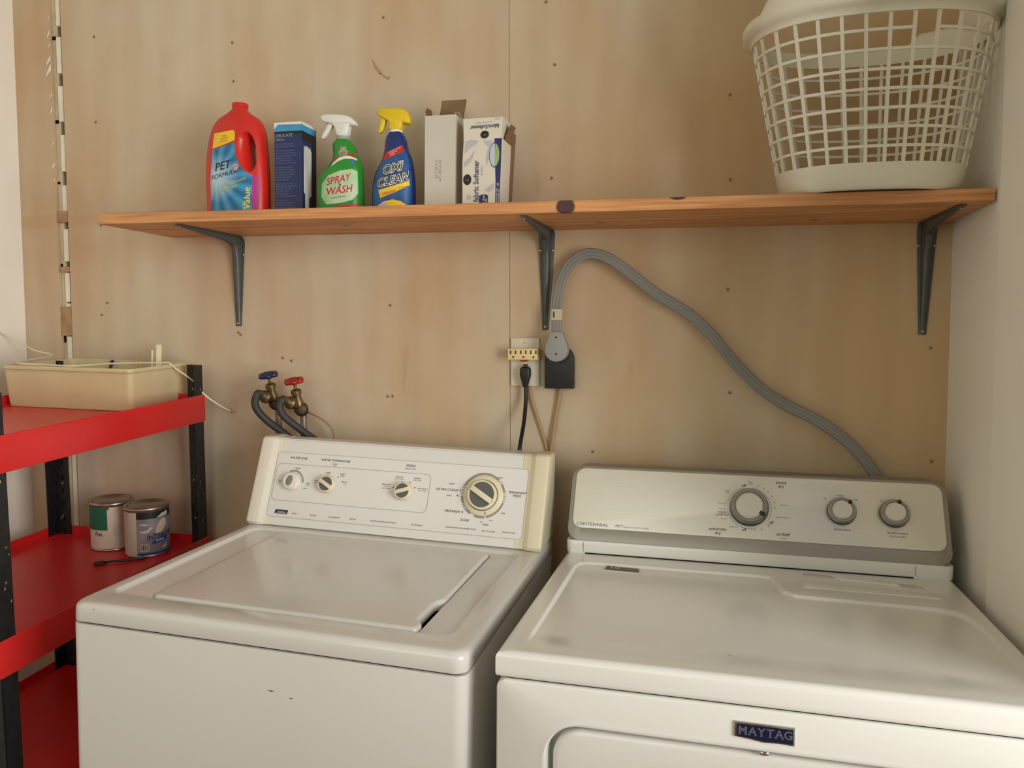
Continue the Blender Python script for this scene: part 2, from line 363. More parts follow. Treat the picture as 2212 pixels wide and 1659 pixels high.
# ------------------------------------------------------------------ machines: shared frame
def machine(name,label,cat,x,y,yw,p,r):
    cy,sy=math.cos(yw),math.sin(yw); Rz=Matrix(((cy,-sy,0),(sy,cy,0),(0,0,1)))
    cp,sp=math.cos(p),math.sin(p); Rx=Matrix(((1,0,0),(0,cp,-sp),(0,sp,cp)))
    cr,sr=math.cos(r),math.sin(r); Ry=Matrix(((cr,0,sr),(0,1,0),(-sr,0,cr)))
    M=Rz@Rx@Ry; loc=Vector((x,y,.9))+M@Vector((0,0,-.9))
    return thing(name,label,cat,loc,M.to_euler())
def shell(mb,prof,rect,m=0,cap0=True,cap1=True):
    """rounded-rectangle rings; prof = (inset, z, corner radius)"""
    x0,x1,y0,y1=rect
    mb.rings([[(a,b,z) for a,b in rrect(x0+i,x1-i,y0+i,y1-i,max(.0015,r))] for i,z,r in prof],cap0,cap1,m)
def arc(n,r): return [(r*(1-math.cos(PI/2*k/n)),r*(1-math.sin(PI/2*k/n))) for k in range(n+1)]   # (inset, drop)

# ------------------------------------------------------------------ washer
W=machine('washing_machine','white top-load washing machine with cream-ended sloping control console, left of the dryer','washing machine',-.2607,-.7447,.0026,.0179,.0313)
WW=.3488
mb=MB(); shell(mb,[(.004,.035,.016),(0,.04,.02),(0,.8758,.02),(.0006,.8773,.019),(.002,.8777,.018)],(-WW+.0005,WW-.0005,.0003,.655))
shell(mb,[(.006,.87,.016),(.006,.8835,.016)],(-WW+.0005,WW-.0005,.0003,.655),1)
mb.build('cabinet',[enamel,dark],W)
for fx in(-.3,.3):
    for fy in(.06,.6):
        h=.0179*fy  # feet screwed to the floor
        MB().lathe([(.018,-.004),(.018,.012),(.008,.012),(.008,.045)],lambda x,y,z,fx=fx,fy=fy:(x+fx,y+fy,z),16).build('leveling_foot',rubber,W)
ZT=.9137
mb=MB()
prof=[(.004,.8812,.018),(.0006,.8818,.021),(0,.8832,.022)]+[(i,ZT-d,.024) for i,d in reversed([(a,b) for a,b in [(.012*(1-math.sin(PI/2*k/6)),.012*(1-math.cos(PI/2*k/6))) for k in range(7)]])]
R=[[(a,b,z) for a,b in rrect(-WW+i,WW-i,0+i,.655-i,r)] for i,z,r in prof]
rec=lambda x0,x1,y0,y1,r,z:[(a,b,z) for a,b in rrect(x0,x1,y0,y1,r)]
R+=[rec(-.3220,.309,.054,.507,.026,ZT),rec(-.3200,.3072,.0555,.5055,.025,ZT-.0006),rec(-.3190,.3060,.0565,.5045,.025,ZT-.0018),rec(-.3160,.3030,.0590,.5025,.024,ZT-.0062),rec(-.3150,.3018,.0600,.5015,.023,ZT-.0070),rec(-.3130,.2995,.0620,.4995,.022,ZT-.0074),
    rec(-.2520,.2485,.0655,.4945,.013,ZT-.0074),rec(-.2500,.2475,.0665,.4935,.012,ZT-.0080),rec(-.2455,.2462,.0690,.4915,.011,ZT-.0130),rec(-.2448,.246,.0692,.4913,.011,ZT-.050)]
mb.rings(R,True,True); mb.build('top_deck',enamel,W,ang=50)
# lid with the finger notch in its right edge
def lid_outline(d):
    x0,x1,y0,y1=-.2430+d,.2448-d,.0702+d,.4902-d; r=max(.004,.010-d*.5); P=[]
    k=6
    P+=[(x1-r+r*math.cos(math.radians(-90+90*i/k)),y0+r+r*math.sin(math.radians(-90+90*i/k))) for i in range(k+1)]
    nx=.0125
    for yy,f in((.092,0),(.097,.12),(.102,.55),(.107,.9),(.114,1),(.150,1),(.184,1),(.191,.9),(.198,.55),(.205,.12),(.212,0)):
        P.append((x1-nx*f,yy+ (d*.5 if yy<.12 else (-d*.5 if yy>.18 else 0))*0))
    for cx,cy,a in((x1-r,y1-r,0),(x0+r,y1-r,90),(x0+r,y0+r,180)):
        P+=[(cx+r*math.cos(math.radians(a+90*i/k)),cy+r*math.sin(math.radians(a+90*i/k))) for i in range(k+1)]
    return P
mb=MB(); zl=ZT-.0010
mb.rings([[(a,b,z) for a,b in lid_outline(d)] for d,z in((.006,zl-.018),(0,zl-.018),(0,zl-.006),(.0006,zl-.0036),(.0020,zl-.0016),(.0040,zl-.0005),(.0065,zl),(.0075,zl))])
mb.build('lid',enamel,W,ang=50)
# console
O=(0,.52,.918); V=(0,.075,.187); Nn=(0,-.187,.075)
CP=plane(O,(1,0,0),V,Nn); CL=.2015
def cprof(off,e=0.0):
    """console outline in the (v along slope, n) sense, as (y,z) points"""
    P=[]
    def q(v,n): p=CP(0,v,n); P.append((p[1],p[2]))
    q(-.001-off*.3+e,off*.2-e)
    q(.004-off*.3+e,off-e)
    q(CL-.006,off-e); q(CL-.002,off-.0015-e); q(CL+off*.3-e,off-.006-e)
    y,z=P[-1]; zt=CP(0,CL,0)[2]+off*.4
    P+= [(.600+e*.3,zt-e),(.638,zt-e),(.645-e,zt-.004-e),(.648-e,zt-.03),(.648-e,.916+e)]
    return P
mb=MB()
mb.rings([[(x,y,z) for y,z in cprof(0)] for x in(-.30,.30)])
mb.build('console_body',white_pl,W,ang=40)
for s in(-1,1):
    mb=MB()
    S=[(.3488,.005),(.3478,.002),(.3455,.0006),(.3425,0),]
    rs=[[(s*x,y,z) for y,z in cprof(.0095,e)] for x,e in S]
    rs+=[[(s*.3195,y,z) for y,z in cprof(.0095,0)],[(s*.3182,y,z) for y,z in cprof(.0090,0)],[(s*.3085,y,z) for y,z in cprof(.0022,0)],[(s*.3070,y,z) for y,z in cprof(.0013,0)],[(s*.2900,y,z) for y,z in cprof(.0010,0)],[(s*.2895,y,z) for y,z in cprof(-.002,0)]]
    mb.rings(rs)
    o=mb.build('console_end_cap',cream_pl if s>0 else mat('offwhite_plastic',rgb(226,220,204),.36),W,ang=30)
    o['label']='cream yellowed plastic end cap' if s>0 else 'off white plastic end cap'
# printed facia sheet
facia=mat('facia_print',rgb(226,223,218),.42)
mb=MB(); sheet(mb,rrect(-.3035,.3040,.018,.1695,.008),CP,.0014); mb.build('facia_sheet',facia,W)
def outline(mb,poly,T,n,wd,m=0):
    q=inset(poly,wd); k=len(poly)
    mb.add([T(a,b,n) for a,b in poly]+[T(a,b,n) for a,b in q],[(i,(i+1)%k,k+(i+1)%k,k+i) for i in range(k)],m)
mb=MB(); n0=.0019
outline(mb,rrect(-.300,.0835,.0555,.1425,.012),CP,n0,.0008,1)
outline(mb,rrect(-.3035,.3040,.018,.1695,.008),CP,n0,.0005,1)
t=lambda s,u,v,h,**k: text(mb,s,CP,u,v,h,n0,**k)
t('WATER LEVEL',-.248,.1570,.0050,shear=.2); t('WATER TEMPERATURE',-.154,.1572,.0050,shear=.2)
t('WASH',-.154,.1492,.0028); t('RINSE',-.154,.1450,.0024,m=1)
t('SPEEDS',.0315,.1582,.0050,shear=.2); t('AGITATE / SPIN',.0315,.1510,.0026,m=0)
t('MEDIUM',-.246,.1330,.0026);t('LOAD',-.246,.1290,.0022,m=1)
t('SMALL',-.285,.1015,.0028);t('LOAD',-.285,.0970,.0024,m=0)
t('LARGE',-.2135,.1000,.0028);t('LOAD',-.2135,.0955,.0024,m=0);t('RESET',-.218,.0875,.0028)
t('WARM',-.167,.1280,.0028);t('COLD',-.167,.1235,.0024,m=1);t('WARM',-.131,.1275,.0028);t('WARM',-.131,.1228,.0024,m=0)
t('COLD',-.1935,.1075,.0028);t('COLD',-.1935,.1030,.0024,m=0);t('HOT',-.121,.1090,.0030);t('COLD',-.121,.1040,.0024,m=1)
t('DELICATE',.0085,.1310,.0028);t('SLOW / SLOW',.0085,.1265,.0024);t('NORMAL',.052,.1310,.0028);t('FAST / FAST',.052,.1265,.0024)
t('PERMANENT',-.0195,.1120,.0028);t('CASUAL',-.0195,.1078,.0026);t('FAST / SLOW',-.0195,.1030,.0024);t('HEAVY DUTY',.067,.1085,.0028);t('FAST / FAST',.067,.1040,.0024)
for a,b in((-.1585,.1185),(-.1405,.1195),(-.1285,.110),(-.186,.105),(.0165,.1205),(.0355,.1210),(.0490,.1100),(-.0025,.107)): sheet(mb,rrect(a-.0012,a+.0012,b-.0012,b+.0012,.0006,2),CP,n0)
for txt,u,v,h in(('ULTRA CLEAN',.124,.1115,.0054),('PREWASH',.1425,.0650,.0054),('SOAK',.1735,.0483,.0054),('PERMANENT',.2850,.1165,.0050),('PRESS',.2835,.1095,.0050)): t(txt,u,v,h,shear=.2)
for txt,u,v,h in(('SHORT',.134,.1250,.0028),('SUPER',.131,.0985,.0028),('LONG',.197,.1520,.0022),('OFF',.218,.1520,.0026),('WHITES',.240,.1460,.0030),('KNITS',.2440,.1370,.0022),('RINSE',.258,.0700,.0026),('SPIN',.232,.0525,.0024),('OFF',.211,.0475,.0024),('RINSE',.2215,.0425,.0036)): t(txt,u,v,h)
t('PUSH IN TURN CLOCKWISE TO SET',.167,.0302,.0030,shear=.2); t('PULL TO START',.2295,.0288,.0030,shear=.2); t('PUSH TO STOP',.2740,.0300,.0030,shear=.2)
for txt,u in(('80 Series',-.2330),('Heavy Duty',-.1860),('Super Capacity Plus',-.1330),('Quiet Pak',-.0880),('4 Speed Motor With 8 Speed Combinations',-.0150),('Ultra Rinse System',.0660)): t(txt,u,.0285,.0030,shear=.25,wide=.82)
# ring of wash-cycle marks round the timer dial
def ringpiece(mb,T,u,v,ra,rb,a0,a1,n,m):
    k=max(2,int((a1-a0)/6)); P=[(u+ra*math.cos(math.radians(a0+(a1-a0)*i/k)),v+ra*math.sin(math.radians(a0+(a1-a0)*i/k))) for i in range(k+1)]
    Q=[(u+rb*math.cos(math.radians(a0+(a1-a0)*i/k)),v+rb*math.sin(math.radians(a0+(a1-a0)*i/k))) for i in range(k+1)]
    mb.add([T(a,b,n) for a,b in P]+[T(a,b,n) for a,b in Q],[(i,i+1,k+2+i,k+1+i) for i in range(k)],m)
for a,b in((48,155),(-75,-15),(188,205),(14,36),(226,240),(252,280)): ringpiece(mb,CP,.208,.105,.0455,.0500,a,b,n0,1)
for a in list(range(156,188,6))+list(range(-12,14,6))+[208,213,218,223]: ringpiece(mb,CP,.208,.105,.0455,.0515,a,a+2.2,n0,1)
ringpiece(mb,CP,-.2526,.101,.0235,.0275,-2,118,n0+.0001,1)
for a,k in((.1545,.1125),(.1500,.1000),(.1660,.0655)): sheet(mb,rrect(a-.0015,a+.0015,k-.0015,k+.0015,.0007,2),CP,n0)
mb.build('control_lettering',[ink,midgrey],W,smooth=False)
# maker's badge
mb=MB(); sheet(mb,[(-.2835,.0250),(-.2515,.0250),(-.2495,.0345),(-.2815,.0345)],CP,.0022)
text(mb,'Kenmore',CP,-.2665,.0296,.0036,.0026,m=1,shear=.2,bold=.015)
mb.add([CP(a,b,.0026) for a,b in((-.2815,.0263),(-.2525,.0263),(-.2523,.0270),(-.2813,.0270))],[(0,1,2,3)],1)
mb.build('maker_badge',[ink,facia],W,smooth=False)
# knobs
knob_grey=mat('knob_face_grey',rgb(92,91,90),.5)
def frame_on(T,u,v): return lambda x,y,z: T(u+x,v+y,z)
def washer_knob(name,u,v,r,ang,h,bar=True,lab=None,body=None):
    F=frame_on(CP,u,v); mb=MB()
    mb.lathe([(r*.92,.0015),(r,.003),(r*.99,h*.6),(r*.95,h*.86),(r*.88,h),(r*.80,h),(r*.78,h-.0012)],F,40,cap1=False)
    k=mb.build(name,body or cream_pl,W)
    if lab: k['label']=lab
    f=MB()
    if bar: f.lathe([(r*.79,h-.0013),(0.0001,h-.0013)],F,40,cap0=False); f.build('knob_face',knob_grey,k)
    if bar:
        c,s=math.cos(math.radians(ang)),math.sin(math.radians(ang)); b=MB(); L=r*.80; w_=r*.21
        T=lambda x,y,z:F(c*x-s*y,s*x+c*y,z)
        b.prism([(-L,-w_),(L,-w_),(L,w_),(-L,w_)],T,h-.002,h+.004,.0012); b.build('knob_grip',cream_pl,k)
    else:
        b=MB(); c,s=math.cos(math.radians(ang)),math.sin(math.radians(ang)); T=lambda x,y,z:F(c*x-s*y,s*x+c*y,z)
        el=lambda e,z:[T(r*.60*math.cos(2*PI*i/36)*e,r*.37*math.sin(2*PI*i/36)*e,z) for i in range(36)]
        b.lathe([(r*.79,h-.0012),(r*.74,h+.0015),(.0001,h+.0022)],F,40,cap0=False); b.build('knob_grip',body,k)
        f2=MB(); f2.rings([el(1.02,h+.0012),el(1.0,h+.0030),el(.9,h+.0034)],False,True); f2.build('knob_face',mat('knob_oval_grey',rgb(128,128,124),.4),k)
    return k
washer_knob('selector_knob',-.2526,.1010,.0205,78,.016,False,'off white knob with an oval grey centre',mat('offwhite_knob',rgb(232,228,212),.36))
washer_knob('selector_knob',-.1630,.1010,.0205,-28,.016)
washer_knob('selector_knob',.0240,.0995,.0205,18,.016)
F=frame_on(CP,.2090,.1045); mb=MB()
mb.lathe([(.0445,.0016),(.0450,.003),(.0445,.006),(.0415,.0085),(.0345,.0095),(.0340,.0080)],F,48,cap1=False)
k=mb.build('timer_dial',cream_pl,W); k['label']='large cream timer dial'
MB().lathe([(.0342,.0082),(.0335,.0060),(.0320,.0060)],F,48,cap0=False,cap1=False).build('dial_groove',mat('dial_groove',rgb(120,112,92),.6),k)
mb=MB(); mb.lathe([(.0325,.006),(.0325,.017),(.0310,.0195),(.0285,.0200),(.0275,.0188)],F,48,cap1=False); g=mb.build('dial_knob',cream_pl,k)
MB().lathe([(.0280,.0187),(.0001,.0187)],F,48,cap0=False).build('knob_face',knob_grey,k)
mb=MB(); c,s=math.cos(math.radians(-30)),math.sin(math.radians(-30)); T=lambda x,y,z:F(c*x-s*y,s*x+c*y,z)
mb.prism([(-.0275,-.006),(.0275,-.006),(.0275,.006),(-.0275,.006)],T,.018,.0245,.0014); mb.build('knob_grip',cream_pl,k)
mb=MB(); a=math.radians(-75)
sheet(mb,[(.0365*math.cos(a-.02),.0365*math.sin(a-.02)),(.0365*math.cos(a+.02),.0365*math.sin(a+.02)),(.0425*math.cos(a+.02),.0425*math.sin(a+.02)),(.0425*math.cos(a-.02),.0425*math.sin(a-.02))],F,.0096); mb.build('dial_mark',darkgrey,k)
# black scuffs on the front panel
for x,z,w_,h in((.030,.813,.006,.0011),(.065,.806,.004,.0009),(-.299,.906,.0012,.001)):
    mb=MB(); yy=-.0001 if z<.87 else -.0004
    mb.add([(x-w_,yy,z),(x,yy,z-h),(x+w_,yy,z-h*.4),(x+w_*.3,yy,z+h)],[(0,1,2,3)]); mb.build('scuff_mark',darkgrey,W,smooth=False)

# ------------------------------------------------------------------ dryer
D=machine('clothes_dryer','white clothes dryer with brushed steel control panel, right of the washing machine','dryer',.5035,-.7422,-.0034,-.0071,.0074)
DW=.3713
def xz(prof,x0,x1,z0,z1): return [[(a,y,b) for a,b in rrect(x0+i,x1-i,z0+i,z1-i,max(.002,r),16)] for i,y,r in prof]
mb=MB()
OX0,OX1,OZ0,OZ1=-.297,.297,.20,.8135
rs=xz([(0,.675,.012),(0,.0095,.014),(.0004,.0036,.014),(.0014,.0014,.013),(.0034,.0004,.012)],-.3705,.3705,.035,.8693)
rs+=xz([(-.011,.0004,.060),(-.006,-.0014,.056),(-.002,-.0020,.053),(0,-.0008,.050),(.0012,.0030,.050),(.0018,.034,.050)],OX0,OX1,OZ0,OZ1)
mb.rings(rs,True,True)
shell(mb,[(.007,.862,.01),(.007,.8740,.01)],(-.3705,.3705,.0,.675),1)
mb.build('cabinet',[enamel2,dark],D,ang=40)
for fx in(-.32,.32):
    for fy in(.06,.62): MB().lathe([(.018,-.004),(.018,.012),(.008,.012),(.008,.045)],lambda x,y,z,fx=fx,fy=fy:(x+fx,y+fy,z),16).build('leveling_foot',rubber,D)
mb=MB(); mb.rings(xz([(.0090,.034,.044),(.0090,.0150,.044),(.0098,.0110,.043),(.0120,.0082,.042),(.018,.0068,.040),(.045,.0060,.03)],OX0,OX1,OZ0,OZ1),True,True); mb.build('door',enamel2,D,ang=40)
MB().lathe([(.006,0),(.0065,.004),(.004,.009),(.0005,.010)],lambda x,y,z:(.0015+x,.0045-z*.3,.8085+y*.5),14).build('door_catch',chrome,D)
# maker's plate
mb=MB(); T=plane((.0005,.0004,.8385),(1,0,0),(0,0,1),(0,-1,0))
fr=[(-.0385,-.0085),(-.0200,-.0100),(0,-.0128),(.0200,-.0115),(.0385,-.0125),(.0385,.0125),(-.0385,.0125)]
mb.prism(fr,T,-.001,.0030,.0012); k=mb.build('maker_plate',chrome,D)
mb=MB(); sheet(mb,[(-.0355,-.0068),(-.018,-.0082),(0,-.0106),(.018,-.0096),(.0362,-.0100),(.0362,.0098),(-.0355,.0098)],T,.0033); mb.build('plate_enamel',mat('navy_enamel',rgb(20,25,56),.3),k)
mb=MB(); 
for i,ch in enumerate('MAYTAG'): text(mb,ch,T,-.0275+.0113*i+(.0012 if i>0 else 0),.0012,.0108,.0037,bold=.028,wide=1.02)
# serifs
for i,ch in enumerate('MAYTAG'):
    u=-.0275+.0113*i+(.0012 if i>0 else 0)
    for dx in {'M':(-.0040,.0040),'A':(-.0040,.0040),'Y':(0,),'T':(0,),'G':()}[ch]: sheet(mb,[(u+dx-.002,-.0043),(u+dx+.002,-.0043),(u+dx+.002,-.0036),(u+dx-.002,-.0036)],T,.0037)
mb.build('plate_lettering',mat('silver_lettering',rgb(112,118,140),.4,.5),k,smooth=False)
# deck: height field with the dished field and its raised back corner
DZT=.9098
field=[(-.337,-.2),(-.337,.455),(-.332,.475),(-.318,.486),(-.300,.488),(.020,.488),(.040,.480),(.056,.400),(.072,.384),(.095,.381),(.295,.374),(.322,.364),(.336,.345),(.345,.300),(.352,-.2)]
def sdist(x,y):
    ins=False; d=9; n=len(field)
    for i in range(n):
        x0,y0=field[i]; x1,y1=field[(i+1)%n]
        if (y0>y)!=(y1>y) and x<(x1-x0)*(y-y0)/(y1-y0)+x0: ins=not ins
        vx,vy=x1-x0,y1-y0; t=max(0,min(1,((x-x0)*vx+(y-y0)*vy)/(vx*vx+vy*vy))); d=min(d,math.hypot(x-x0-t*vx,y-y0-t*vy))
    return d if ins else -d
def sstep(a,b,x): t=max(0,min(1,(x-a)/(b-a))); return t*t*(3-2*t)
mb=MB(); X0,X1,Y0,Y1=-DW+.010,DW-.010,.010,.660
def lines(a,b,step,dense):
    v=[a+(b-a)*i/round((b-a)/step) for i in range(round((b-a)/step)+1)]
    for c,d_ in dense: v=[q for q in v if not c-1e-4<q<d_+1e-4]+[c+(d_-c)*i/round((d_-c)/.0012) for i in range(round((d_-c)/.0012)+1)]
    return sorted(v)
GX=lines(X0,X1,.008,((-.346,-.326),(.024,.078),(.318,.358))); GY=lines(Y0,Y1,.008,((.368,.402),(.450,.494))); nx,ny=len(GX)-1,len(GY)-1
G=[]
for j in range(ny+1):
    for i in range(nx+1):
        x=GX[i]; y=GY[j]
        z=DZT-.0052*sstep(-.0012,.0056,sdist(x,y))*sstep(.03,.10,y)
        G.append((x,y,z))
mb.add(G,[(j*(nx+1)+i,j*(nx+1)+i+1,(j+1)*(nx+1)+i+1,(j+1)*(nx+1)+i) for j in range(ny) for i in range(nx)])
def rim(i,z):
    P=[]
    for k in range(nx): P.append((GX[k],Y0))
    for k in range(ny): P.append((X1,GY[k]))
    for k in range(nx): P.append((GX[nx-k],Y1))
    for k in range(ny): P.append((X0,GY[ny-k]))
    return [(x+(i if x>=X1-1e-6 else -i if x<=X0+1e-6 else 0),y+(i if y>=Y1-1e-6 else -i if y<=Y0+1e-6 else 0),z) for x,y in P]
rr=[]
for k in range(7):
    a=PI/2*k/6; rr.append(rim(.010*math.sin(a),DZT-.010*(1-math.cos(a))))
rr+= [rim(.010,.880),rim(.0096,.8755),rim(.008,.8725),rim(.004,.8712)]
mb.rings(rr,False,True)
mb.build('top_deck',enamel2,D,ang=50)
# lint-screen door and its pull
mb=MB(); lint=[(.094,.428),(.330,.420),(.296,.498),(.098,.516)]
T=lambda u,v,d:(u,v,DZT+d)
mb.prism([(.092,.431),(.318,.424),(.300,.494),(.100,.520)],T,-.004,.0014,.0010); k=mb.build('lint_screen_door',enamel2,D)
MB().prism([(.158,.494),(.264,.480),(.262,.503),(.150,.520)],T,.000,.0028,.0012).build('lint_screen_pull',mat('pull_plastic',rgb(232,231,226),.4),k)
# warranty badge
mb=MB(); bd=[(-.2780,.4500),(-.2075,.4470),(-.2110,.4860),(-.2745,.4850)]
mb.prism([(-.279,.4515),(-.207,.4475),(-.2085,.4780),(-.277,.4830)],lambda u,v,d:(u,v,DZT-.0052+d),-.001,.0015,.0006); k=mb.build('warranty_badge',mat('badge_silver',rgb(196,192,182),.35,.6),D)
mb=MB(); TB=lambda u,v,n:(u,v,DZT-.0052+n); sheet(mb,[(-.276,.4575),(-.210,.4535),(-.2115,.4755),(-.2745,.4800)],TB,.0019); text(mb,'10',TB,-.2590,.4680,.0125,.0023,m=1,bold=.03,wide=1.25,rot=-.05)
text(mb,'YEAR LIMITED',TB,-.2300,.4715,.0042,.0023,m=1,rot=-.06); text(mb,'WARRANTY',TB,-.2300,.4630,.0042,.0023,m=1,rot=-.06)
mb.build('badge_print',[mat('badge_grey',rgb(84,80,72),.5),mat('badge_letters',rgb(196,190,174),.5)],k,smooth=False)
# console foot strip and steel panel
mb=MB(); shell(mb,[(.001,.9098,.012),(0,.914,.014),(0,.9345,.014),(.001,.9365,.013)],(-DW,DW,.5455,.668)); mb.build('console_foot',enamel2,D)
mb=MB(); mb.box(-.330,.300,.5440,.5458,.9085,.9118); mb.build('foot_gap',dark,D,smooth=False)
for x in(-.3345,.3030): MB().box(x,x+.0008,.5446,.5458,.914,.934).build('foot_seam',mat('seam_grey',rgb(140,134,122),.7),D,smooth=False)
O=(0,.548,.935); V=(0,.074,.147); Nn=(0,-.147,.074)
DP=plane(O,(1,0,0),V,Nn)
def prr(i,n,r,dv=0): return [DP(a,b,n) for a,b in rrect(-DW+i,DW-i,.0005+i,.1680-i,r)]
mb=MB()
back=[(a,.665,min(DP(0,b,0)[2],1.098)) for a,b in rrect(-DW+.004,DW-.004,.002,.1660,.026)]
mb.rings([back,prr(.002,-.022,.028),prr(0,-.014,.028),prr(0,-.003,.028),prr(.0012,-.0008,.027),prr(.003,0,.026),
          [DP(a,b,0) for a,b in rrect(-.3622,.3622,.0270,.1618,.020)],[DP(a,b,.0008) for a,b in rrect(-.3612,.3612,.0282,.1608,.020)],],True,False)
mb.build('console_frame',grey_metal,D,ang=30)
mb=MB(); mb.rings([[DP(a,b,n) for a,b in rrect(-.3612+i,.3612-i,.0282+i,.1608-i,.0195)] for i,n in((0,.0004),(0,.0016),(.0008,.0024),(.0015,.0026))],True,True); cpn=mb.build('control_panel',steel,D,ang=30)
uvl=cpn.data.uv_layers.new(name='UVMap')
for lp in cpn.data.loops:
    co_=cpn.data.vertices[lp.vertex_index].co; uvl.data[lp.index].uv=(co_.x,co_.z+co_.y*.5)
mb=MB(); n0=.0030
t=lambda s,u,v,h,**k: text(mb,s,DP,u,v,h,n0,**k)
t('CENTENNIAL',-.3180,.0362,.0066,wide=1.18); t('MCT',-.2610,.0362,.0056); t('Moisture Control Technology',-.2255,.0352,.0030,m=1)
t('automatic',-.0610,.0440,.0062,bold=.012); t('dry',-.0610,.0355,.0062,bold=.012); t('timed',.0625,.1485,.0062,bold=.012); t('dry',.0625,.1405,.0062,bold=.012)
t('air/fluff',.0650,.0410,.0062,bold=.012); t('no heat',.0650,.0340,.0028,m=1)
for u,v in((-.0105,.1385),(-.0100,.0460),(.0425,.0640)): t('off',u,v,.0056,bold=.02)
t('energy',-.0530,.0800,.0042,bold=.012); t('preferred',-.0530,.0745,.0042,bold=.012); t('more',-.0430,.1265,.0034); t('dry',-.0430,.1225,.0034)
for s_,u,v in(('very dry',-.054,.0985),('normal',-.053,.0870),('less dry',-.049,.0660),('damp dry',-.030,.0505),('damp',.0025,.1470),('press',.0025,.1428),('10',.0175,.1395),('20',.0285,.1345),('30',.0370,.1285),('40',.0450,.1185),('50',.0490,.1065),('60',.0500,.0955),('80',.0380,.0570),('20',.0110,.0470),('30',.0240,.0490)): t(s_,u,v,.0030,m=1)
t('heavy dry',.0680,.1020,.0030,m=1); t('wrinkle control',.0650,.0760,.0030,m=1)
t('medium',.1745,.1280,.0028,m=1); t('low',.1470,.1200,.0030,m=1); t('high',.2040,.1210,.0030,m=1); t('temperature',.1755,.0590,.0042)
t('off',.2510,.1215,.0030,m=1); t('wrinkle control',.2755,.0585,.0042); t('end of cycle signal',.2760,.0520,.0028)
ringpiece(mb,DP,0,.092,.0430,.0437,105,170,n0,1); ringpiece(mb,DP,0,.092,.0430,.0436,-35,80,n0,1); ringpiece(mb,DP,0,.092,.0430,.0436,190,290,n0,1)
mb.build('control_lettering',[mat('panel_print',rgb(70,64,56),.6),mat('panel_fine_print',rgb(120,112,100),.6)],D,smooth=False)
knob_ring=mat('knob_satin_ring',rgb(150,148,142),.28,.9); knob_cap=mat('knob_brushed_cap',rgb(216,212,202),.36,.85)
def dryer_knob(name,u,v,r,ang,h,lab=None):
    F=frame_on(DP,u,v)
    mb=MB(); mb.lathe([(r*.97,.0026),(r,.004),(r*.99,h*.55),(r*.93,h*.75)],F,48); k=mb.build(name,black_pl,D)
    if lab: k['label']=lab
    MB().lathe([(r*.965,h*.62),(r*.955,h*.80),(r*.88,h),(r*.74,h*1.0),(r*.70,h*.93)],F,48,cap0=False,cap1=False).build('knob_ring',knob_ring,k)
    MB().lathe([(r*.70,h*.92),(r*.665,h*.92),(r*.66,h*1.02),(r*.63,h*1.06),(r*.0001+.00001,h*1.06)],F,48,cap0=False).build('knob_cap',knob_cap,k)
    a=math.radians(ang); c,s=math.cos(a),math.sin(a); T=lambda x,y,z:F(c*x-s*y,s*x+c*y,z)
    w_=max(.0028,r*.085)
    MB().prism([(r*.60,-w_*.8),(r*.80,-w_*1.5),(r*.93,-w_*.5),(r*.93,w_*.5),(r*.80,w_*1.5),(r*.60,w_*.8)],T,h*.9,h*1.09,.0006).build('knob_pointer',black_pl,k)
dryer_knob('cycle_knob',0,.0920,.0385,-33,.024,'large metal ringed cycle knob')
dryer_knob('option_knob',.1757,.0950,.0275,48,.021)
dryer_knob('option_knob',.2721,.0962,.0275,70,.021)
for x,y,w_ in((-.205,.30,.0013),(-.045,.075,.0028)):
    mb=MB(); mb.add([(x-w_,y,DZT-.0048 if y>.1 else DZT-.0005),(x,y-.001,DZT-.0048 if y>.1 else DZT-.0005),(x+w_,y+.0004,DZT-.0048 if y>.1 else DZT-.0005),(x,y+.001,DZT-.0048 if y>.1 else DZT-.0005)],[(0,1,2,3)]); mb.build('chip_mark',darkgrey,D,smooth=False)

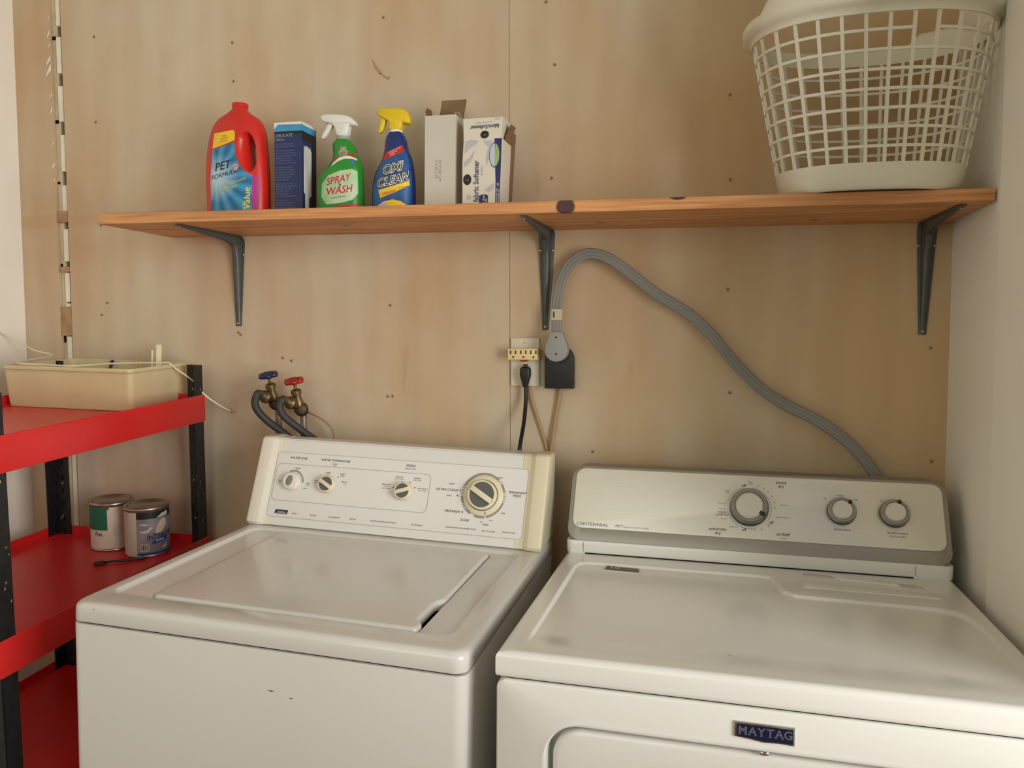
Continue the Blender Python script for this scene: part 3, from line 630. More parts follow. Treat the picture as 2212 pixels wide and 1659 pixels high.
# ------------------------------------------------------------------ shelf board and its brackets
TILT=.0172; SD=.2618
def st(x): return 1.6366-TILT*x
sb=MB().box(-.962,.9035,-SD,-.0012,-.0235,0).build('shelf_board',pine,None,smooth=False,bevel=.0016,loc=(0,0,1.6366),rot=(0,TILT,0))
tag(sb,'long pine wall shelf board with dark knots in its front edge','shelf')
bracket_m=mat('grey_enamelled_bracket',rgb(86,88,86),.42,.35,var=rgb(74,77,76),vscale=30)
def bracket(label,x,lean=0.0):
    zt=st(x)-.0235-.0006
    root=thing('shelf_bracket',label,'bracket',(x,-.0004,zt),(0,TILT,0),'shelf brackets')
    # path from the foot of the wall leg up, round the corner, out along the arm; (y,z), inward normal, half width, ridge height
    VL,AL,rc=.231,.238,.020
    st_=[]
    for t in(0,.02,.05,.2,.4,.6,.8,.92,1.0):
        z=-VL+(VL-rc)*t; st_.append(((0,z),(-1,0),.0075+.0115*t,.004+.0150*t**.9 if t<.9 else .019+.010*(t-.9)/.1))
    for k in range(1,6):
        a=PI/2*k/6; st_.append(((-rc+rc*math.cos(a),-rc+rc*math.sin(a)),(-math.cos(a),-math.sin(a)),.019,.029))
    for t in(0,.08,.2,.4,.6,.8,.95,1.0):
        y=-rc-(AL-rc)*t; u=1-t; st_.append(((y,0),(0,-1),.0075+.0115*u,.004+.015*u**.9 if u<.9 else .019+.010*(u-.9)/.1))
    rs=[]
    for (y,z),(ny,nz),hw,h in st_:
        sec=[(-hw,0),(-hw,.0022),(-hw*.62,.0026),(-hw*.46,h*.86),(-hw*.30,h),(hw*.30,h),(hw*.46,h*.86),(hw*.62,.0026),(hw,.0022),(hw,0)]
        rs.append([(a,y+ny*b,z+nz*b) for a,b in sec])
    MB().rings(rs).build('bracket_arm',bracket_m,root,ang=40)
    def screw(p,n):
        nv=Vector(n); a=Vector((1,0,0)); b=nv.cross(a)
        mb=MB(); mb.lathe([(.0034,0),(.0034,.0008),(.0022,.0019),(.0003,.0021)],lambda x,y,z:tuple(Vector(p)+a*x+b*y+nv*z),12); mb.build('screw_head',screw_m,root)
    screw((0,-.0050,-VL+.007),(0,-1,0)); screw((-.0150,-.0020,-.046),(0,-1,0)); screw((.0150,-.0020,-.046),(0,-1,0)); screw((0,-AL+.008,-.0050),(0,0,-1))
    return root
bracket('dark grey steel shelf bracket at the left end, under the red bottle',-.766)
bracket('dark grey steel shelf bracket beside the thick grey dryer cord',.0525)
bracket('dark grey steel shelf bracket under the white laundry basket',.8585)

# ------------------------------------------------------------------ things on the shelf
def lofted(keys,n=2.6,N_=56,k=5):
    """keys: (z, centre x, half width, half depth); returns rings and the front-surface mapping"""
    K=spline(keys,k)
    rs=[]
    for z,cx,a,b in K:
        r=[]
        for j in range(N_):
            t=2*PI*j/N_; c,s=math.cos(t),math.sin(t)
            r.append((cx+a*math.copysign(abs(c)**(2/n),c),b*math.copysign(abs(s)**(2/n),s),z))
        rs.append(r)
    def T(u,v,d=0):
        i=0
        while i<len(K)-2 and K[i+1][0]<v: i+=1
        z0,c0,a0,b0=K[i]; z1,c1,a1,b1=K[i+1]; f=min(1,max(0,(v-z0)/(z1-z0) if z1>z0 else 0))
        cx=c0+(c1-c0)*f; a=a0+(a1-a0)*f; b=b0+(b1-b0)*f
        q=min(.995,abs((u-cx)/a)); return (u,-b*(1-q**n)**(1/n)-d,v)
    return rs,T
def carried(T,root,yref=-.14):
    """labels were drawn flat on the upright plane y=yref; lay them on the curved front"""
    ox,oy,oz=root.location; xc,yc,zc=CAM_LOC
    def G_(u,v,d=0):
        X=ox+u; Z=oz+v; a,b=u,v
        for _ in range(8):
            y=oy+T(a,b,0)[1]; f=(y-yc)/(yref-yc); a=xc+(X-xc)*f-ox; b=zc+(Z-zc)*f-oz
        return T(a,b,d)
    return G_
# --- red detergent bottle
red_pl=mat('red_bottle_plastic',rgb(205,38,28),.34)
P=thing('detergent_bottle','red plastic jug with grip hole and blue starburst label at shelf left end','bottle',(-.680,-.145,st(-.680)+.0006),(0,TILT,0))
keys=[(0,.0135,.074,.034),(.004,.0135,.078,.038),(.02,.0135,.0795,.039),(.10,.0118,.0800,.039),(.155,.0120,.0760,.038),(.19,.0140,.0705,.036),(.2150,.0155,.0620,.033),(.230,.0168,.0495,.028),(.2405,.0180,.0310,.023),(.2485,.0188,.0205,.019),(.2530,.0192,.0172,.0172)]
rs,T=lofted(keys,2.5); T=carried(T,P)
neck=[[(.0193+r*math.cos(2*PI*j/56),r*math.sin(2*PI*j/56),z) for j in range(56)] for r,z in((.0170,.2545),(.0170,.2570),(.0186,.2578),(.0186,.2650),(.0178,.2660),(.0150,.2660),(.0145,.250))]
mb=MB(); mb.rings(rs+neck,True,True); body=mb.build('bottle_body',red_pl,P,ang=60)
# grip opening cut right through
cut=MB(); prof=[(1.95,-.06),(1.80,-.042),(1.30,-.026),(1.0,-.010),(1.0,.010),(1.30,.026),(1.80,.042),(1.95,.06)]
R_=[]
for sc_,y in prof:
    r=[]
    for j in range(40):
        t=2*PI*j/40; x=.0125*math.cos(t)*(1+(sc_-1)*1.0); z=.0385*math.sin(t)*(1+(sc_-1)*.42)
        r.append((.0618+x*(1 if x>0 else 1+(sc_-1)*.5)-.10*z,y,.1470+z))
    R_.append(r)
cut.rings(R_); co=cut.build('c',red_pl,P)
md=body.modifiers.new('b','BOOLEAN'); md.object=co; md.operation='DIFFERENCE'; md.solver='EXACT'
dg=bpy.context.evaluated_depsgraph_get(); dg.update(); nm_=bpy.data.meshes.new_from_object(body.evaluated_get(dg)); body.modifiers.clear(); body.data=nm_; nm_.name='bottle_body'
nm_.set_sharp_from_angle(angle=math.radians(50)); bpy.data.objects.remove(co)
def ray_label(name,c1,c2,ox,oz,count):
    m,nt,b=nodes_mat(name); L=nt.links.new; tc=N(nt,'ShaderNodeTexCoord'); sx=N(nt,'ShaderNodeSeparateXYZ'); L(tc.outputs['Object'],sx.inputs[0])
    a=N(nt,'ShaderNodeMath',operation='SUBTRACT'); L(sx.outputs[0],a.inputs[0]); a.inputs[1].default_value=ox
    c=N(nt,'ShaderNodeMath',operation='SUBTRACT'); L(sx.outputs[2],c.inputs[0]); c.inputs[1].default_value=oz
    at=N(nt,'ShaderNodeMath',operation='ARCTAN2'); L(c.outputs[0],at.inputs[0]); L(a.outputs[0],at.inputs[1])
    mu=N(nt,'ShaderNodeMath',operation='MULTIPLY'); L(at.outputs[0],mu.inputs[0]); mu.inputs[1].default_value=count
    si=N(nt,'ShaderNodeMath',operation='SINE'); L(mu.outputs[0],si.inputs[0])
    ma=N(nt,'ShaderNodeMath',operation='MULTIPLY_ADD'); L(si.outputs[0],ma.inputs[0]); ma.inputs[1].default_value=.42; ma.inputs[2].default_value=.45
    x=N(nt,'ShaderNodeMix',data_type='RGBA'); L(ma.outputs[0],x.inputs[0]); x.inputs[6].default_value=c1; x.inputs[7].default_value=c2
    # pale middle of the starburst
    px=N(nt,'ShaderNodeMath',operation='POWER'); L(a.outputs[0],px.inputs[0]); px.inputs[1].default_value=2
    pz=N(nt,'ShaderNodeMath',operation='POWER'); L(c.outputs[0],pz.inputs[0]); pz.inputs[1].default_value=2
    ad=N(nt,'ShaderNodeMath',operation='ADD'); L(px.outputs[0],ad.inputs[0]); L(pz.outputs[0],ad.inputs[1]); sq=N(nt,'ShaderNodeMath',operation='SQRT'); L(ad.outputs[0],sq.inputs[0])
    rp=N(nt,'ShaderNodeValToRGB'); e=rp.color_ramp.elements; e[0].position=.010; e[1].position=.058; e[0].color=(.85,.85,.85,1); e[1].color=(0,0,0,1); L(sq.outputs[0],rp.inputs[0])
    y=N(nt,'ShaderNodeMix',data_type='RGBA'); L(rp.outputs[0],y.inputs[0]); L(x.outputs[2],y.inputs[6]); y.inputs[7].default_value=rgb(190,214,226)
    L(y.outputs[2],b.inputs['Base Color']); b.inputs['Roughness'].default_value=.4; return m
burst=ray_label('blue_starburst_label',rgb(14,96,150),rgb(66,156,198),-.020,.088,15)
lab=[(-.0600,.1640),(-.030,.1725),(.0000,.1810),(.0008,.1560),(.0050,.142),(.0112,.1299),(.0185,.119),(.0275,.1105),(.037,.105),(.0477,.1018),(.0460,.055),(.0442,.0060),(-.0630,.0060),(-.0662,.05),(-.0662,.103),(-.0625,.150)]
mb=MB(); sheet(mb,lab,T,.0004,0,.007); k=mb.build('front_label',burst,P,ang=60)
mb=MB(); sheet(mb,[(-.0545,.2030),(-.0035,.2090),(.0012,.2040),(.0007,.1850),(-.0600,.1665),(-.0580,.185)],T,.0005,0,.007); mb.build('yellow_sticker',mat('yellow_label',rgb(236,196,40),.45),P,ang=60)
mb=MB(); sheet(mb,[(.0477,.1018),(.0713,.0932),(.068,.06),(.0600,.0060),(.0442,.0060),(.0460,.055)],T,.0005,0,.007); mb.build('magenta_band',mat('magenta_label',rgb(176,42,120),.45),P,ang=60)
mb=MB(); tt=lambda s,u,v,h,**q: text(mb,s,T,u,v,h,q.pop('n',.0009),**q)
tt('PET',-.0330,.1255,.0185,m=0,bold=.02,slope=.20,shear=.12); tt('FORMULA',-.0290,.1050,.0105,m=0,wide=1.04,slope=.22,shear=.12)
tt('High Performance',-.0040,.0870,.0078,m=1,slope=.26,shear=.2,wide=.82); tt('Carpet Cleaner',-.0200,.0720,.0070,m=1,slope=.24,shear=.2,wide=.85)
for i,(s_,v) in enumerate((('High',.1960),('Powerful',.1900),('Formula',.1840))): tt(s_,-.0285,v,.0040,m=2,slope=.22,shear=.15)
tt('Value',.0335,.0470,.0165,m=3,rot=PI/2,bold=.02,shear=.1); tt('size',.0230,.0320,.0090,m=3,rot=PI/2)
# paw print
for dx,dz,r in((.0030,.1180,.0050),(-.0035,.1250,.0024),(.0010,.1275,.0024),(.0058,.1265,.0024),(.0090,.1225,.0022)):
    sheet(mb,[(dx+r*math.cos(2*PI*i/10),dz+r*math.sin(2*PI*i/10)) for i in range(10)],T,.0009,4)
mb.build('label_lettering',[mat('navy_ink',rgb(24,28,58),.5),mat('yellow_green_ink',rgb(206,204,90),.5),mat('orange_ink',rgb(176,92,20),.5),mat('yellow_ink',rgb(228,214,70),.5),mat('pink_ink',rgb(232,164,150),.5)],P,smooth=False)

# --- tall dark blue box
B=thing('carton','tall dark blue carton with pale blue top between red jug and green spray bottle','box',(-.530,-.130,st(-.530)),(0,TILT,0))
navy=mat('navy_card',rgb(34,46,98),.5,var=rgb(26,34,70),vscale=9)
ltblue=mat('light_blue_card',rgb(60,150,196),.5); whitec=mat('white_card',rgb(226,222,212),.6); greyink=mat('grey_blue_print',rgb(116,122,150),.6); blackc=mat('black_card',rgb(22,24,34),.5)
x0,x1,y0,y1,H=-.0300,.0405,-.033,.033,.2125
mb=MB(); mb.box(x0,x1,y0,y1,0,H,0); mb.build('carton_body',navy,B,smooth=False,bevel=.0008,seg=2)
FT=lambda u,v,n=0:(u,y0-n,v); ST=lambda u,v,n=0:(x1+n,u,v)
mb=MB(); sheet(mb,[(x0,.1925),(x1,.1925),(x1,.2065),(x0+.010,.2085),(x0,.1985)],FT,.0004,0); sheet(mb,[(y0,.1925),(y1,.1925),(y1,.2065),(y0,.2065)],ST,.0004,0)
sheet(mb,[(x0,.1985),(x0+.010,.2085),(x1,.2065),(x1,.2125),(x0,.2125)],FT,.0005,1); sheet(mb,[(y0,.2065),(y1,.2065),(y1,.2125),(y0,.2125)],ST,.0005,1)
sheet(mb,[(x0,.1850),(x1,.1850),(x1,.1925),(x0,.1925)],FT,.0004,2); sheet(mb,[(y0,.172),(y1,.172),(y1,.1925),(y0,.1925)],ST,.0004,2); sheet(mb,[(y0+.046,.01),(y1,.01),(y1,.172),(y0+.046,.172)],ST,.0004,2)
sheet(mb,[(x0,.2126),(x1,.2126),(x1,.2130),(x0,.2130)],FT,.0004,1)
mb.build('carton_print',[ltblue,whitec,blackc],B,smooth=False)
mb=MB()
text(mb,'DELICATE',FT,x0+.004,.1830,.0068,.0006,align='LEFT',bold=.012,m=1); text(mb,'fabrics',FT,x0+.004,.1740,.0060,.0006,align='LEFT',m=1)
v=.1640; rr_=random.Random(3)
words='wash care hang dry water color linen whites fabric gentle cycle scoop fresh clean load rinse warm cold use with each test first keep away from heat'.split()
while v>.012:
    if abs((v*1000)%38)<5: v-=.004
    s_=' '.join(rr_.choice(words) for _ in range(rr_.choice((4,5,5,6))))
    text(mb,s_[:29],FT,x0+.004,v,.0034,.0006,align='LEFT',wide=.86); v-=.0056
text(mb,'DELICATE',FT,.005,.2035,.0050,.0007,m=0,bold=.01)
mb.build('carton_lettering',[greyink,mat('pale_print',rgb(150,156,170),.6)],B,smooth=False)
mb=MB(); garment=[(-.020,.012),(-.008,.008),(-.002,.018),(-.002,.045),(.010,.050),(.010,.150),(.004,.160),(-.006,.156),(-.012,.162),(-.020,.156),(-.026,.160),(-.026,.055),(-.020,.05)]
sheet(mb,garment,ST,.0006); mb.build('shirt_picture',mat('pale_picture',rgb(214,214,208),.55,var=rgb(180,182,180),vscale=40,stretch=(1,3,.4)),B,smooth=False)

# --- spray bottles
def spray(root,keys,head,trig,collar,body_m,head_m,collar_m,n=2.4):
    rs,T=lofted(keys,n); MB().rings(rs).build('bottle_body',body_m,root,ang=60)
    Tm=lambda u,v,dd:(u,dd,v)
    MB().prism(smooth_poly(head,2),Tm,-.0120,.0120,.0042).build('spray_head',head_m,root,ang=45)
    MB().prism(smooth_poly(trig,2),Tm,-.0062,.0062,.0022).build('trigger',head_m,root,ang=45)
    cx,z0,z1,r=collar; MB().lathe([(r*.95,z0),(r,z0+.001),(r,z1-.001),(r*.9,z1)],lambda x,y,z:(x+cx,y,z),32).build('collar',collar_m,root)
    return carried(T,root)
green_pl=mat('green_bottle_plastic',rgb(44,146,48),.34,var=rgb(30,122,40),vscale=6)
G=thing('spray_bottle','green spray bottle with white trigger head and red lettering','spray bottle',(-.415,-.135,st(-.415)),(0,TILT,0))
keys=[(0,.0100,.050,.030),(.004,.0100,.0535,.033),(.0156,.0100,.0552,.034),(.050,.0095,.0555,.034),(.0856,.0100,.0538,.033),(.107,.0190,.0445,.030),(.124,.0235,.0345,.026),(.140,.0215,.0285,.0235),(.152,.0190,.0270,.0225),(.163,.0158,.0240,.021),(.1695,.0150,.0190,.018),(.174,.0152,.0150,.015)]
head=[(-.0363,.2293),(-.0272,.2318),(.0288,.2276),(.0463,.2133),(.0495,.2051),(.0417,.2020),(.0318,.2050),(.0290,.1775),(.0022,.1790),(-.0019,.1987),(-.0096,.2093),(-.0231,.2122),(-.0350,.2165),(-.0385,.2230)]
trig=[(-.0200,.2125),(-.0060,.2095),(-.0150,.1985),(-.0329,.1755),(-.0400,.1805),(-.0279,.1984)]
T=spray(G,keys,head,trig,(.0153,.1715,.1795,.0165),green_pl,white_pl,mat('clear_grey_collar',rgb(150,160,148),.35))
white_l=mat('white_label',rgb(226,226,216),.45); red_l=mat('red_label',rgb(190,36,30),.45); red_ink=mat('red_ink',rgb(188,30,34),.5); wink=mat('white_ink',rgb(232,230,222),.5)
halo=mat('pale_green_label',rgb(150,196,140),.45,var=rgb(206,222,190),vscale=18)
mb=MB()
def S(poly,m,n=.0004): sheet(mb,poly,T,n,m,.006)
S([(-.0075,.1225),(.0057,.1320),(.0200,.1360),(.0350,.1350),(.0553,.1265),(.0565,.1225),(.0400,.1290),(.0220,.1300),(.0050,.1250),(-.0130,.1130)],0,.0006)
S([(-.0090,.1290),(-.0060,.1318),(.0272,.1400),(.0317,.1390),(.0500,.1395),(.0525,.1325),(.0320,.1352),(.0200,.1362),(.0050,.1318),(-.0080,.1225)],1,.0005)
S([(-.0420,.0060),(-.0300,.0135),(-.0100,.0215),(.020,.0260),(.045,.0270),(.0635,.0260),(.0635,.0060)],1,.0005)
S([(-.0360,.075),(-.020,.094),(.010,.104),(.040,.106),(.056,.098),(.056,.050),(.040,.036),(.010,.030),(-.025,.028),(-.038,.045)],2,.0004)
S([(.0415+.0068*math.cos(2*PI*i/4+PI/4*0),.1220+.0068*math.sin(2*PI*i/4)) for i in range(4)],3,.0008)
mb.build('wrap_label',[white_l,red_l,halo,mat('blue_star',rgb(60,110,176),.5)],G,ang=60)
mb=MB(); tt=lambda s,u,v,h,**q: text(mb,s,T,u,v,h,q.pop('n',.0009),**q)
for m_,n_,b_ in((1,.0008,.075),(0,.0011,.03)):
    tt('SPRAY',.0050,.0830,.0160,m=m_,n=n_,bold=b_,slope=.17,shear=.18,wide=.92); tt('WASH',.0075,.0590,.0165,m=m_,n=n_,bold=b_,slope=.10,shear=.12,wide=.98)
tt("'n",.0085,.0715,.0085,m=2,n=.0014,bold=.02,shear=.2)
for m_,n_,b_ in((1,.0008,.10),(0,.0011,.02)):
    tt('1st',.0160,.1535,.0080,m=m_,n=n_,bold=b_,slope=-.05,shear=.2); tt('STOP',.0175,.1440,.0065,m=m_,n=n_,bold=b_,slope=-.05); tt('STAIN',.0185,.1365,.0055,m=1,n=.0012,bold=.02)
tt('removes tough stains',.0060,.0440,.0030,m=2,slope=.1); tt('stain remover',.018,.0185,.0052,m=1,slope=.06)
mb.build('label_lettering',[red_ink,wink,mat('dark_blue_ink',rgb(40,52,110),.5)],G,smooth=False)

blue_pl=mat('dark_blue_bottle_plastic',rgb(24,50,116),.34,var=rgb(18,40,98),vscale=6)
yellow_pl=mat('yellow_plastic',rgb(224,190,22),.38)
Q=thing('spray_bottle','blue spray bottle with yellow trigger head and white lettering','spray bottle',(-.280,-.135,st(-.280)),(0,TILT,0))
keys=[(0,.0060,.046,.030),(.004,.0060,.0490,.033),(.0168,.0060,.0500,.034),(.060,.0062,.0492,.034),(.0900,.0080,.0455,.032),(.1216,.0135,.0345,.027),(.1480,.0120,.0262,.023),(.1600,.0112,.0245,.0215),(.1718,.0102,.0215,.0195),(.1790,.0102,.0170,.0165),(.1835,.0102,.0140,.014)]
head=[(-.0364,.2308),(-.0254,.2369),(.0307,.2347),(.0412,.2222),(.0470,.2081),(.0440,.1990),(.0324,.2012),(.0268,.2036),(.0260,.1850),(-.0058,.1860),(-.0025,.2050),(-.0116,.2112),(-.0300,.2214)]
trig=[(-.0260,.2225),(-.0122,.2190),(-.0150,.2040),(-.0222,.1838),(-.0332,.1832),(-.0262,.2053)]
T=spray(Q,keys,head,trig,(.0102,.1785,.1880,.0150),blue_pl,yellow_pl,white_l)
mb=MB()
S([(-.0190,.1225),(.0000,.1330),(.0330,.1445),(.0465,.1210),(.0520,.0950),(.0540,.060),(.0545,.006),(-.0425,.006),(-.0428,.055),(-.0370,.090)],0,.0004)
S([(-.0128,.1385),(.0275,.1545),(.0338,.1402),(-.0200,.1210)],1,.0007)
S([(-.0300,.0560),(.0450,.0755),(.0465,.0640),(.0180,.0540),(-.0250,.0380)],2,.0006)
S([(-.0240,.0500),(.0160,.0590),(.0150,.0510),(-.0220,.0405)],3,.0008)
S([(-.0360,.006),(-.0355,.0190),(-.0180,.0300),(.0040,.0345),(.0250,.0300),(.0420,.0180),(.0440,.006)],2,.0006)
S([(-.0340,.010),(-.0300,.022),(-.0150,.0290),(-.0080,.025),(-.0150,.010)],4,.0008)
mb.build('wrap_label',[mat('bright_blue_label',rgb(36,98,160),.45,var=rgb(22,60,118),vscale=26),red_l,mat('yellow_label',rgb(236,196,40),.45),mat('orange_label',rgb(236,170,50),.45),mat('lilac_label',rgb(190,176,196),.5)],Q,ang=60)
mb=MB()
for m_,n_,b_ in((0,.0009,.17),(1,.0012,.085),(2,.0015,.0)):
    tt('OXI',.0040,.1030,.0195,m=m_,n=n_,bold=b_,slope=.20,shear=.16,wide=.98); tt('CLEAN',.0060,.0770,.0180,m=m_,n=n_,bold=b_,slope=.19,shear=.16,wide=.98)
for i,s_ in enumerate(('LAUNDRY STAIN','REMOVER','SPRAY')): tt(s_,.0085-.002*i,.1438-.0052*i,.0028,m=1,n=.0010,slope=.36)
tt('VERSATILE',-.0035,.0497,.0050,m=3,n=.0012,slope=.2,shear=.2); tt('laundry and',.0300,.0610,.0032,m=0,n=.0012,slope=.15); tt('more',.0320,.0565,.0032,m=0,n=.0012,slope=.15)
mb.build('label_lettering',[mat('black_letter',rgb(24,26,36),.5),wink,mat('black_letter_face',rgb(40,40,48),.5),mat('rust_ink',rgb(170,70,20),.5)],Q,smooth=False)

# --- white carton with its lid torn open
brown_card=mat('brown_cardboard',rgb(132,104,74),.8,var=rgb(116,90,62),vscale=20)
white_card=mat('grey_white_card',rgb(204,196,184),.65,var=rgb(196,187,172),vscale=5)
C=thing('open_carton','tall plain white carton with open brown flaps beside blue spray bottle','box',(-.160,-.130,st(-.160)),(0,TILT,0))
x0,x1,y0,y1,H=-.0310,.0400,-.030,.028,.2090
mb=MB(); o_=[(x0,y0),(x1,y0),(x1,y1),(x0,y1)]; i_=inset(o_,.0010)
mb.rings([[(a,b,0) for a,b in o_],[(a,b,H) for a,b in o_]],True,False,0); mb.rings([[(a,b,H) for a,b in o_],[(a,b,H) for a,b in i_]],False,False,1); mb.rings([[(a,b,H) for a,b in i_],[(a,b,.002) for a,b in i_]],False,True,1)
mb.build('carton_body',[white_card,brown_card],C,smooth=False)
def flap(root,p,thick,n,mf=(1,0)):
    mb=MB(); a=[Vector(q) for q in p]; nv=Vector(n)*thick
    mb.add([tuple(q) for q in a]+[tuple(q+nv) for q in a],[tuple(range(len(a)))],mf[0]); k=len(a); mb.f.append(tuple(range(2*k-1,k-1,-1))); mb.m.append(mf[1])
    for i in range(k): mb.f.append((i,(i+1)%k,k+(i+1)%k,k+i)); mb.m.append(mf[1])
    o=mb.build('carton_flap',[white_card,brown_card],root,smooth=False); return o
flap(C,[(x0+.004,y1-.0005,H-.001),(x1-.002,y1-.0005,H-.001),(x1+.004,y1+.004,H+.046),(x1+.003,y1+.006,H+.0500),(x0+.016,y1+.006,H+.0500),(x0+.012,y1+.004,H+.020)],.0010,(0,1,0))
flap(C,[(x0+.0004,y0+.004,H-.0005),(x0+.0004,y1-.004,H-.0005),(x0-.003,y1-.010,H+.026),(x0-.005,y0+.022,H+.024),(x0-.003,y0+.006,H+.010)],.0009,(-1,0,.1))
flap(C,[(x1-.0004,y0+.004,H-.0005),(x1-.0004,y1-.003,H-.0005),(x1-.010,y1-.006,H+.018),(x1-.012,y0+.024,H+.012)],.0009,(1,0,.1))
mb=MB(); FT=lambda u,v,n=0:(u,y0-n,v)
text(mb,'30 W30 LM',FT,.0045,.0900,.0068,.0005,rot=-PI/2); text(mb,'2 W20 0 50',FT,-.0045,.0930,.0058,.0005,rot=-PI/2)
mb.build('stamped_code',mat('faint_stamp',rgb(158,150,138),.7),C,smooth=False)

# --- fabric softener sheets box
Sx=thing('softener_carton','white and navy softener carton with purple lettering, open at the right, end of the row','box',(-.060,-.135,st(-.060)+.0008),(0,TILT,0))
soft_w=mat('cream_white_card',rgb(216,208,192),.6); lil=mat('lilac_swirl',rgb(186,180,184),.6); navyp=mat('navy_print',rgb(38,40,96),.55); blk=mat('black_print',rgb(30,30,28),.6)
x0,x1,y0,y1=-.0395,.0440,-.035,.035
def BX(z): f=z/.195; return (x0-.002*f,x1+.0075*f-(.004 if z>.15 else 0))
lv=[0,.05,.10,.148,.152,.1960]
mb=MB(); rs=[]
for z in lv:
    a,b=BX(z); dy=-.001 if z==.15 else (.006*max(0,(z-.152)/.044)); rs.append([(a+(.003 if abs(z-.15)<.003 else 0),y0+dy,z),(b,y0+dy,z),(b,y1,z),(a,y1,z)])
mb.rings(rs,True,False,0)
mb.build('carton_body',[soft_w],Sx,smooth=False)
for s_ in('SOFT',):
    flap(Sx,[(x1+.0008,y1-.001,.004),(x1+.0015,y1+.020,.004),(x1+.010,y1+.022,.178),(x1+.006,y1-.001,.180)],.0008,(1,0,0),(1,1))
flap(Sx,[(x1+.0055,y0+.012,.1490),(x1+.0035,y1-.002,.1490),(x1+.0150,y1-.001,.1880),(x1+.0150,y0+.030,.1860)],.0008,(1,0,0),(1,1))
def FT(u,v,n=0):
    dy=.006*max(0,(v-.152)/.044); return (u,y0+dy-n,v)
mb=MB()
sheet(mb,[(.0310,.150),(.0475,.150),(.0450,.06),(.0435,.0010),(.0340,.0010),(.0345,.06)],FT,.0004,0)
el=lambda cx,cz,a,b,k=24:[(cx+a*math.cos(2*PI*i/k),cz+b*math.sin(2*PI*i/k)) for i in range(k)]
sheet(mb,el(.0320,.1150,.0125,.0265),FT,.0006,0); sheet(mb,el(.0315,.1152,.0108,.0245),FT,.0008,4)
sheet(mb,[(.0325,.1395)]+[(.0315+.0108*math.cos(t),.1152+.0245*math.sin(t)) for t in [PI/2-PI*i/12 for i in range(13)]]+[(.0325,.091)],FT,.0010,3)
sheet(mb,el(.0088,.1592,.0095,.0085),FT,.0006,2); sheet(mb,el(-.0290,.0650,.0092,.0115),FT,.0006,2)
for P_ in ([(-.034,.146),(-.020,.150),(-.004,.146),(-.012,.138),(-.026,.130),(-.036,.120)],[(.006,.146),(.026,.146),(.028,.128),(.020,.110),(.014,.092),(.012,.110),(.018,.132),(.010,.140)],[(-.036,.104),(-.024,.112),(-.012,.128),(-.018,.108),(-.030,.094),(-.037,.092)],[(.010,.042),(.024,.052),(.031,.058),(.031,.044),(.020,.036)],[(-.030,.030),(-.022,.034),(-.020,.024),(-.029,.022)]):
    sheet(mb,P_,FT,.0004,1)
sheet(mb,[(-.002,.006),(.018,.006),(.018,.030),(.010,.034),(-.002,.030)],FT,.0005,0)
mb.build('carton_print',[navyp,lil,blk,mat('leaf_green',rgb(160,180,110),.6),mat('pale_blue_print',rgb(186,196,206),.6)],Sx,smooth=False)
mb=MB()
text(mb,'fabric Softener',FT,-.0085,.0610,.0115,.0009,rot=PI/2,bold=.03,m=0,wide=.90); text(mb,'sheets',FT,.0035,.083,.0055,.0009,rot=PI/2,m=3)
text(mb,'fabricSoftener',FT,.0080,.1765,.0085,.0009,rot=PI+.03,m=0,bold=.03,wide=.94); text(mb,'outdoor fresh scent',FT,.0060,.1860,.0034,.0009,rot=.05,m=3); text(mb,'softens',FT,.036,.1925,.0030,.0009,rot=.1,m=3)
text(mb,'Dryer sheets',FT,.0085,.018,.0046,.0009,rot=PI/2,m=1); text(mb,'soft',FT,.0140,.018,.0046,.0009,rot=PI/2,m=1)
text(mb,'removes static cling',FT,.0370,.028,.0036,.0009,rot=PI/2,m=1,wide=.8); text(mb,'from laundry and',FT,.0415,.028,.0036,.0009,rot=PI/2,m=1,wide=.8); text(mb,'120',FT,.0400,.052,.0040,.0009,rot=PI/2,m=1)
text(mb,'up',FT,.0088,.1592,.0060,.0009,m=2); text(mb,'up',FT,-.0290,.0650,.0066,.0009,m=2)
mb.build('carton_lettering',[mat('purple_grey_ink',rgb(86,84,108),.6),wink,mat('olive_ink',rgb(110,106,80),.6),mat('grey_ink',rgb(170,166,168),.6)],Sx,smooth=False)

# --- laundry basket
bask=mat('white_basket_plastic',rgb(224,217,196),.42)
K=thing('laundry_basket','white plastic lattice laundry basket at the right end of the shelf','basket',(.700,-.190,st(.700)),(0,TILT,0))
HB=.322
def bparam(z):
    f=z/.29; return (.010-.014*f, .005-.032*f, .154+.050*f, .104+.035*f)   # centre x,y, half axes
def bpt(t,z,off=0.0,nn=2.35):
    cx,cy,a,b=bparam(z); c,s=math.cos(t),math.sin(t); a+=off; b+=off
    return (cx+a*math.copysign(abs(c)**(2/nn),c),cy+b*math.copysign(abs(s)**(2/nn),s),z)
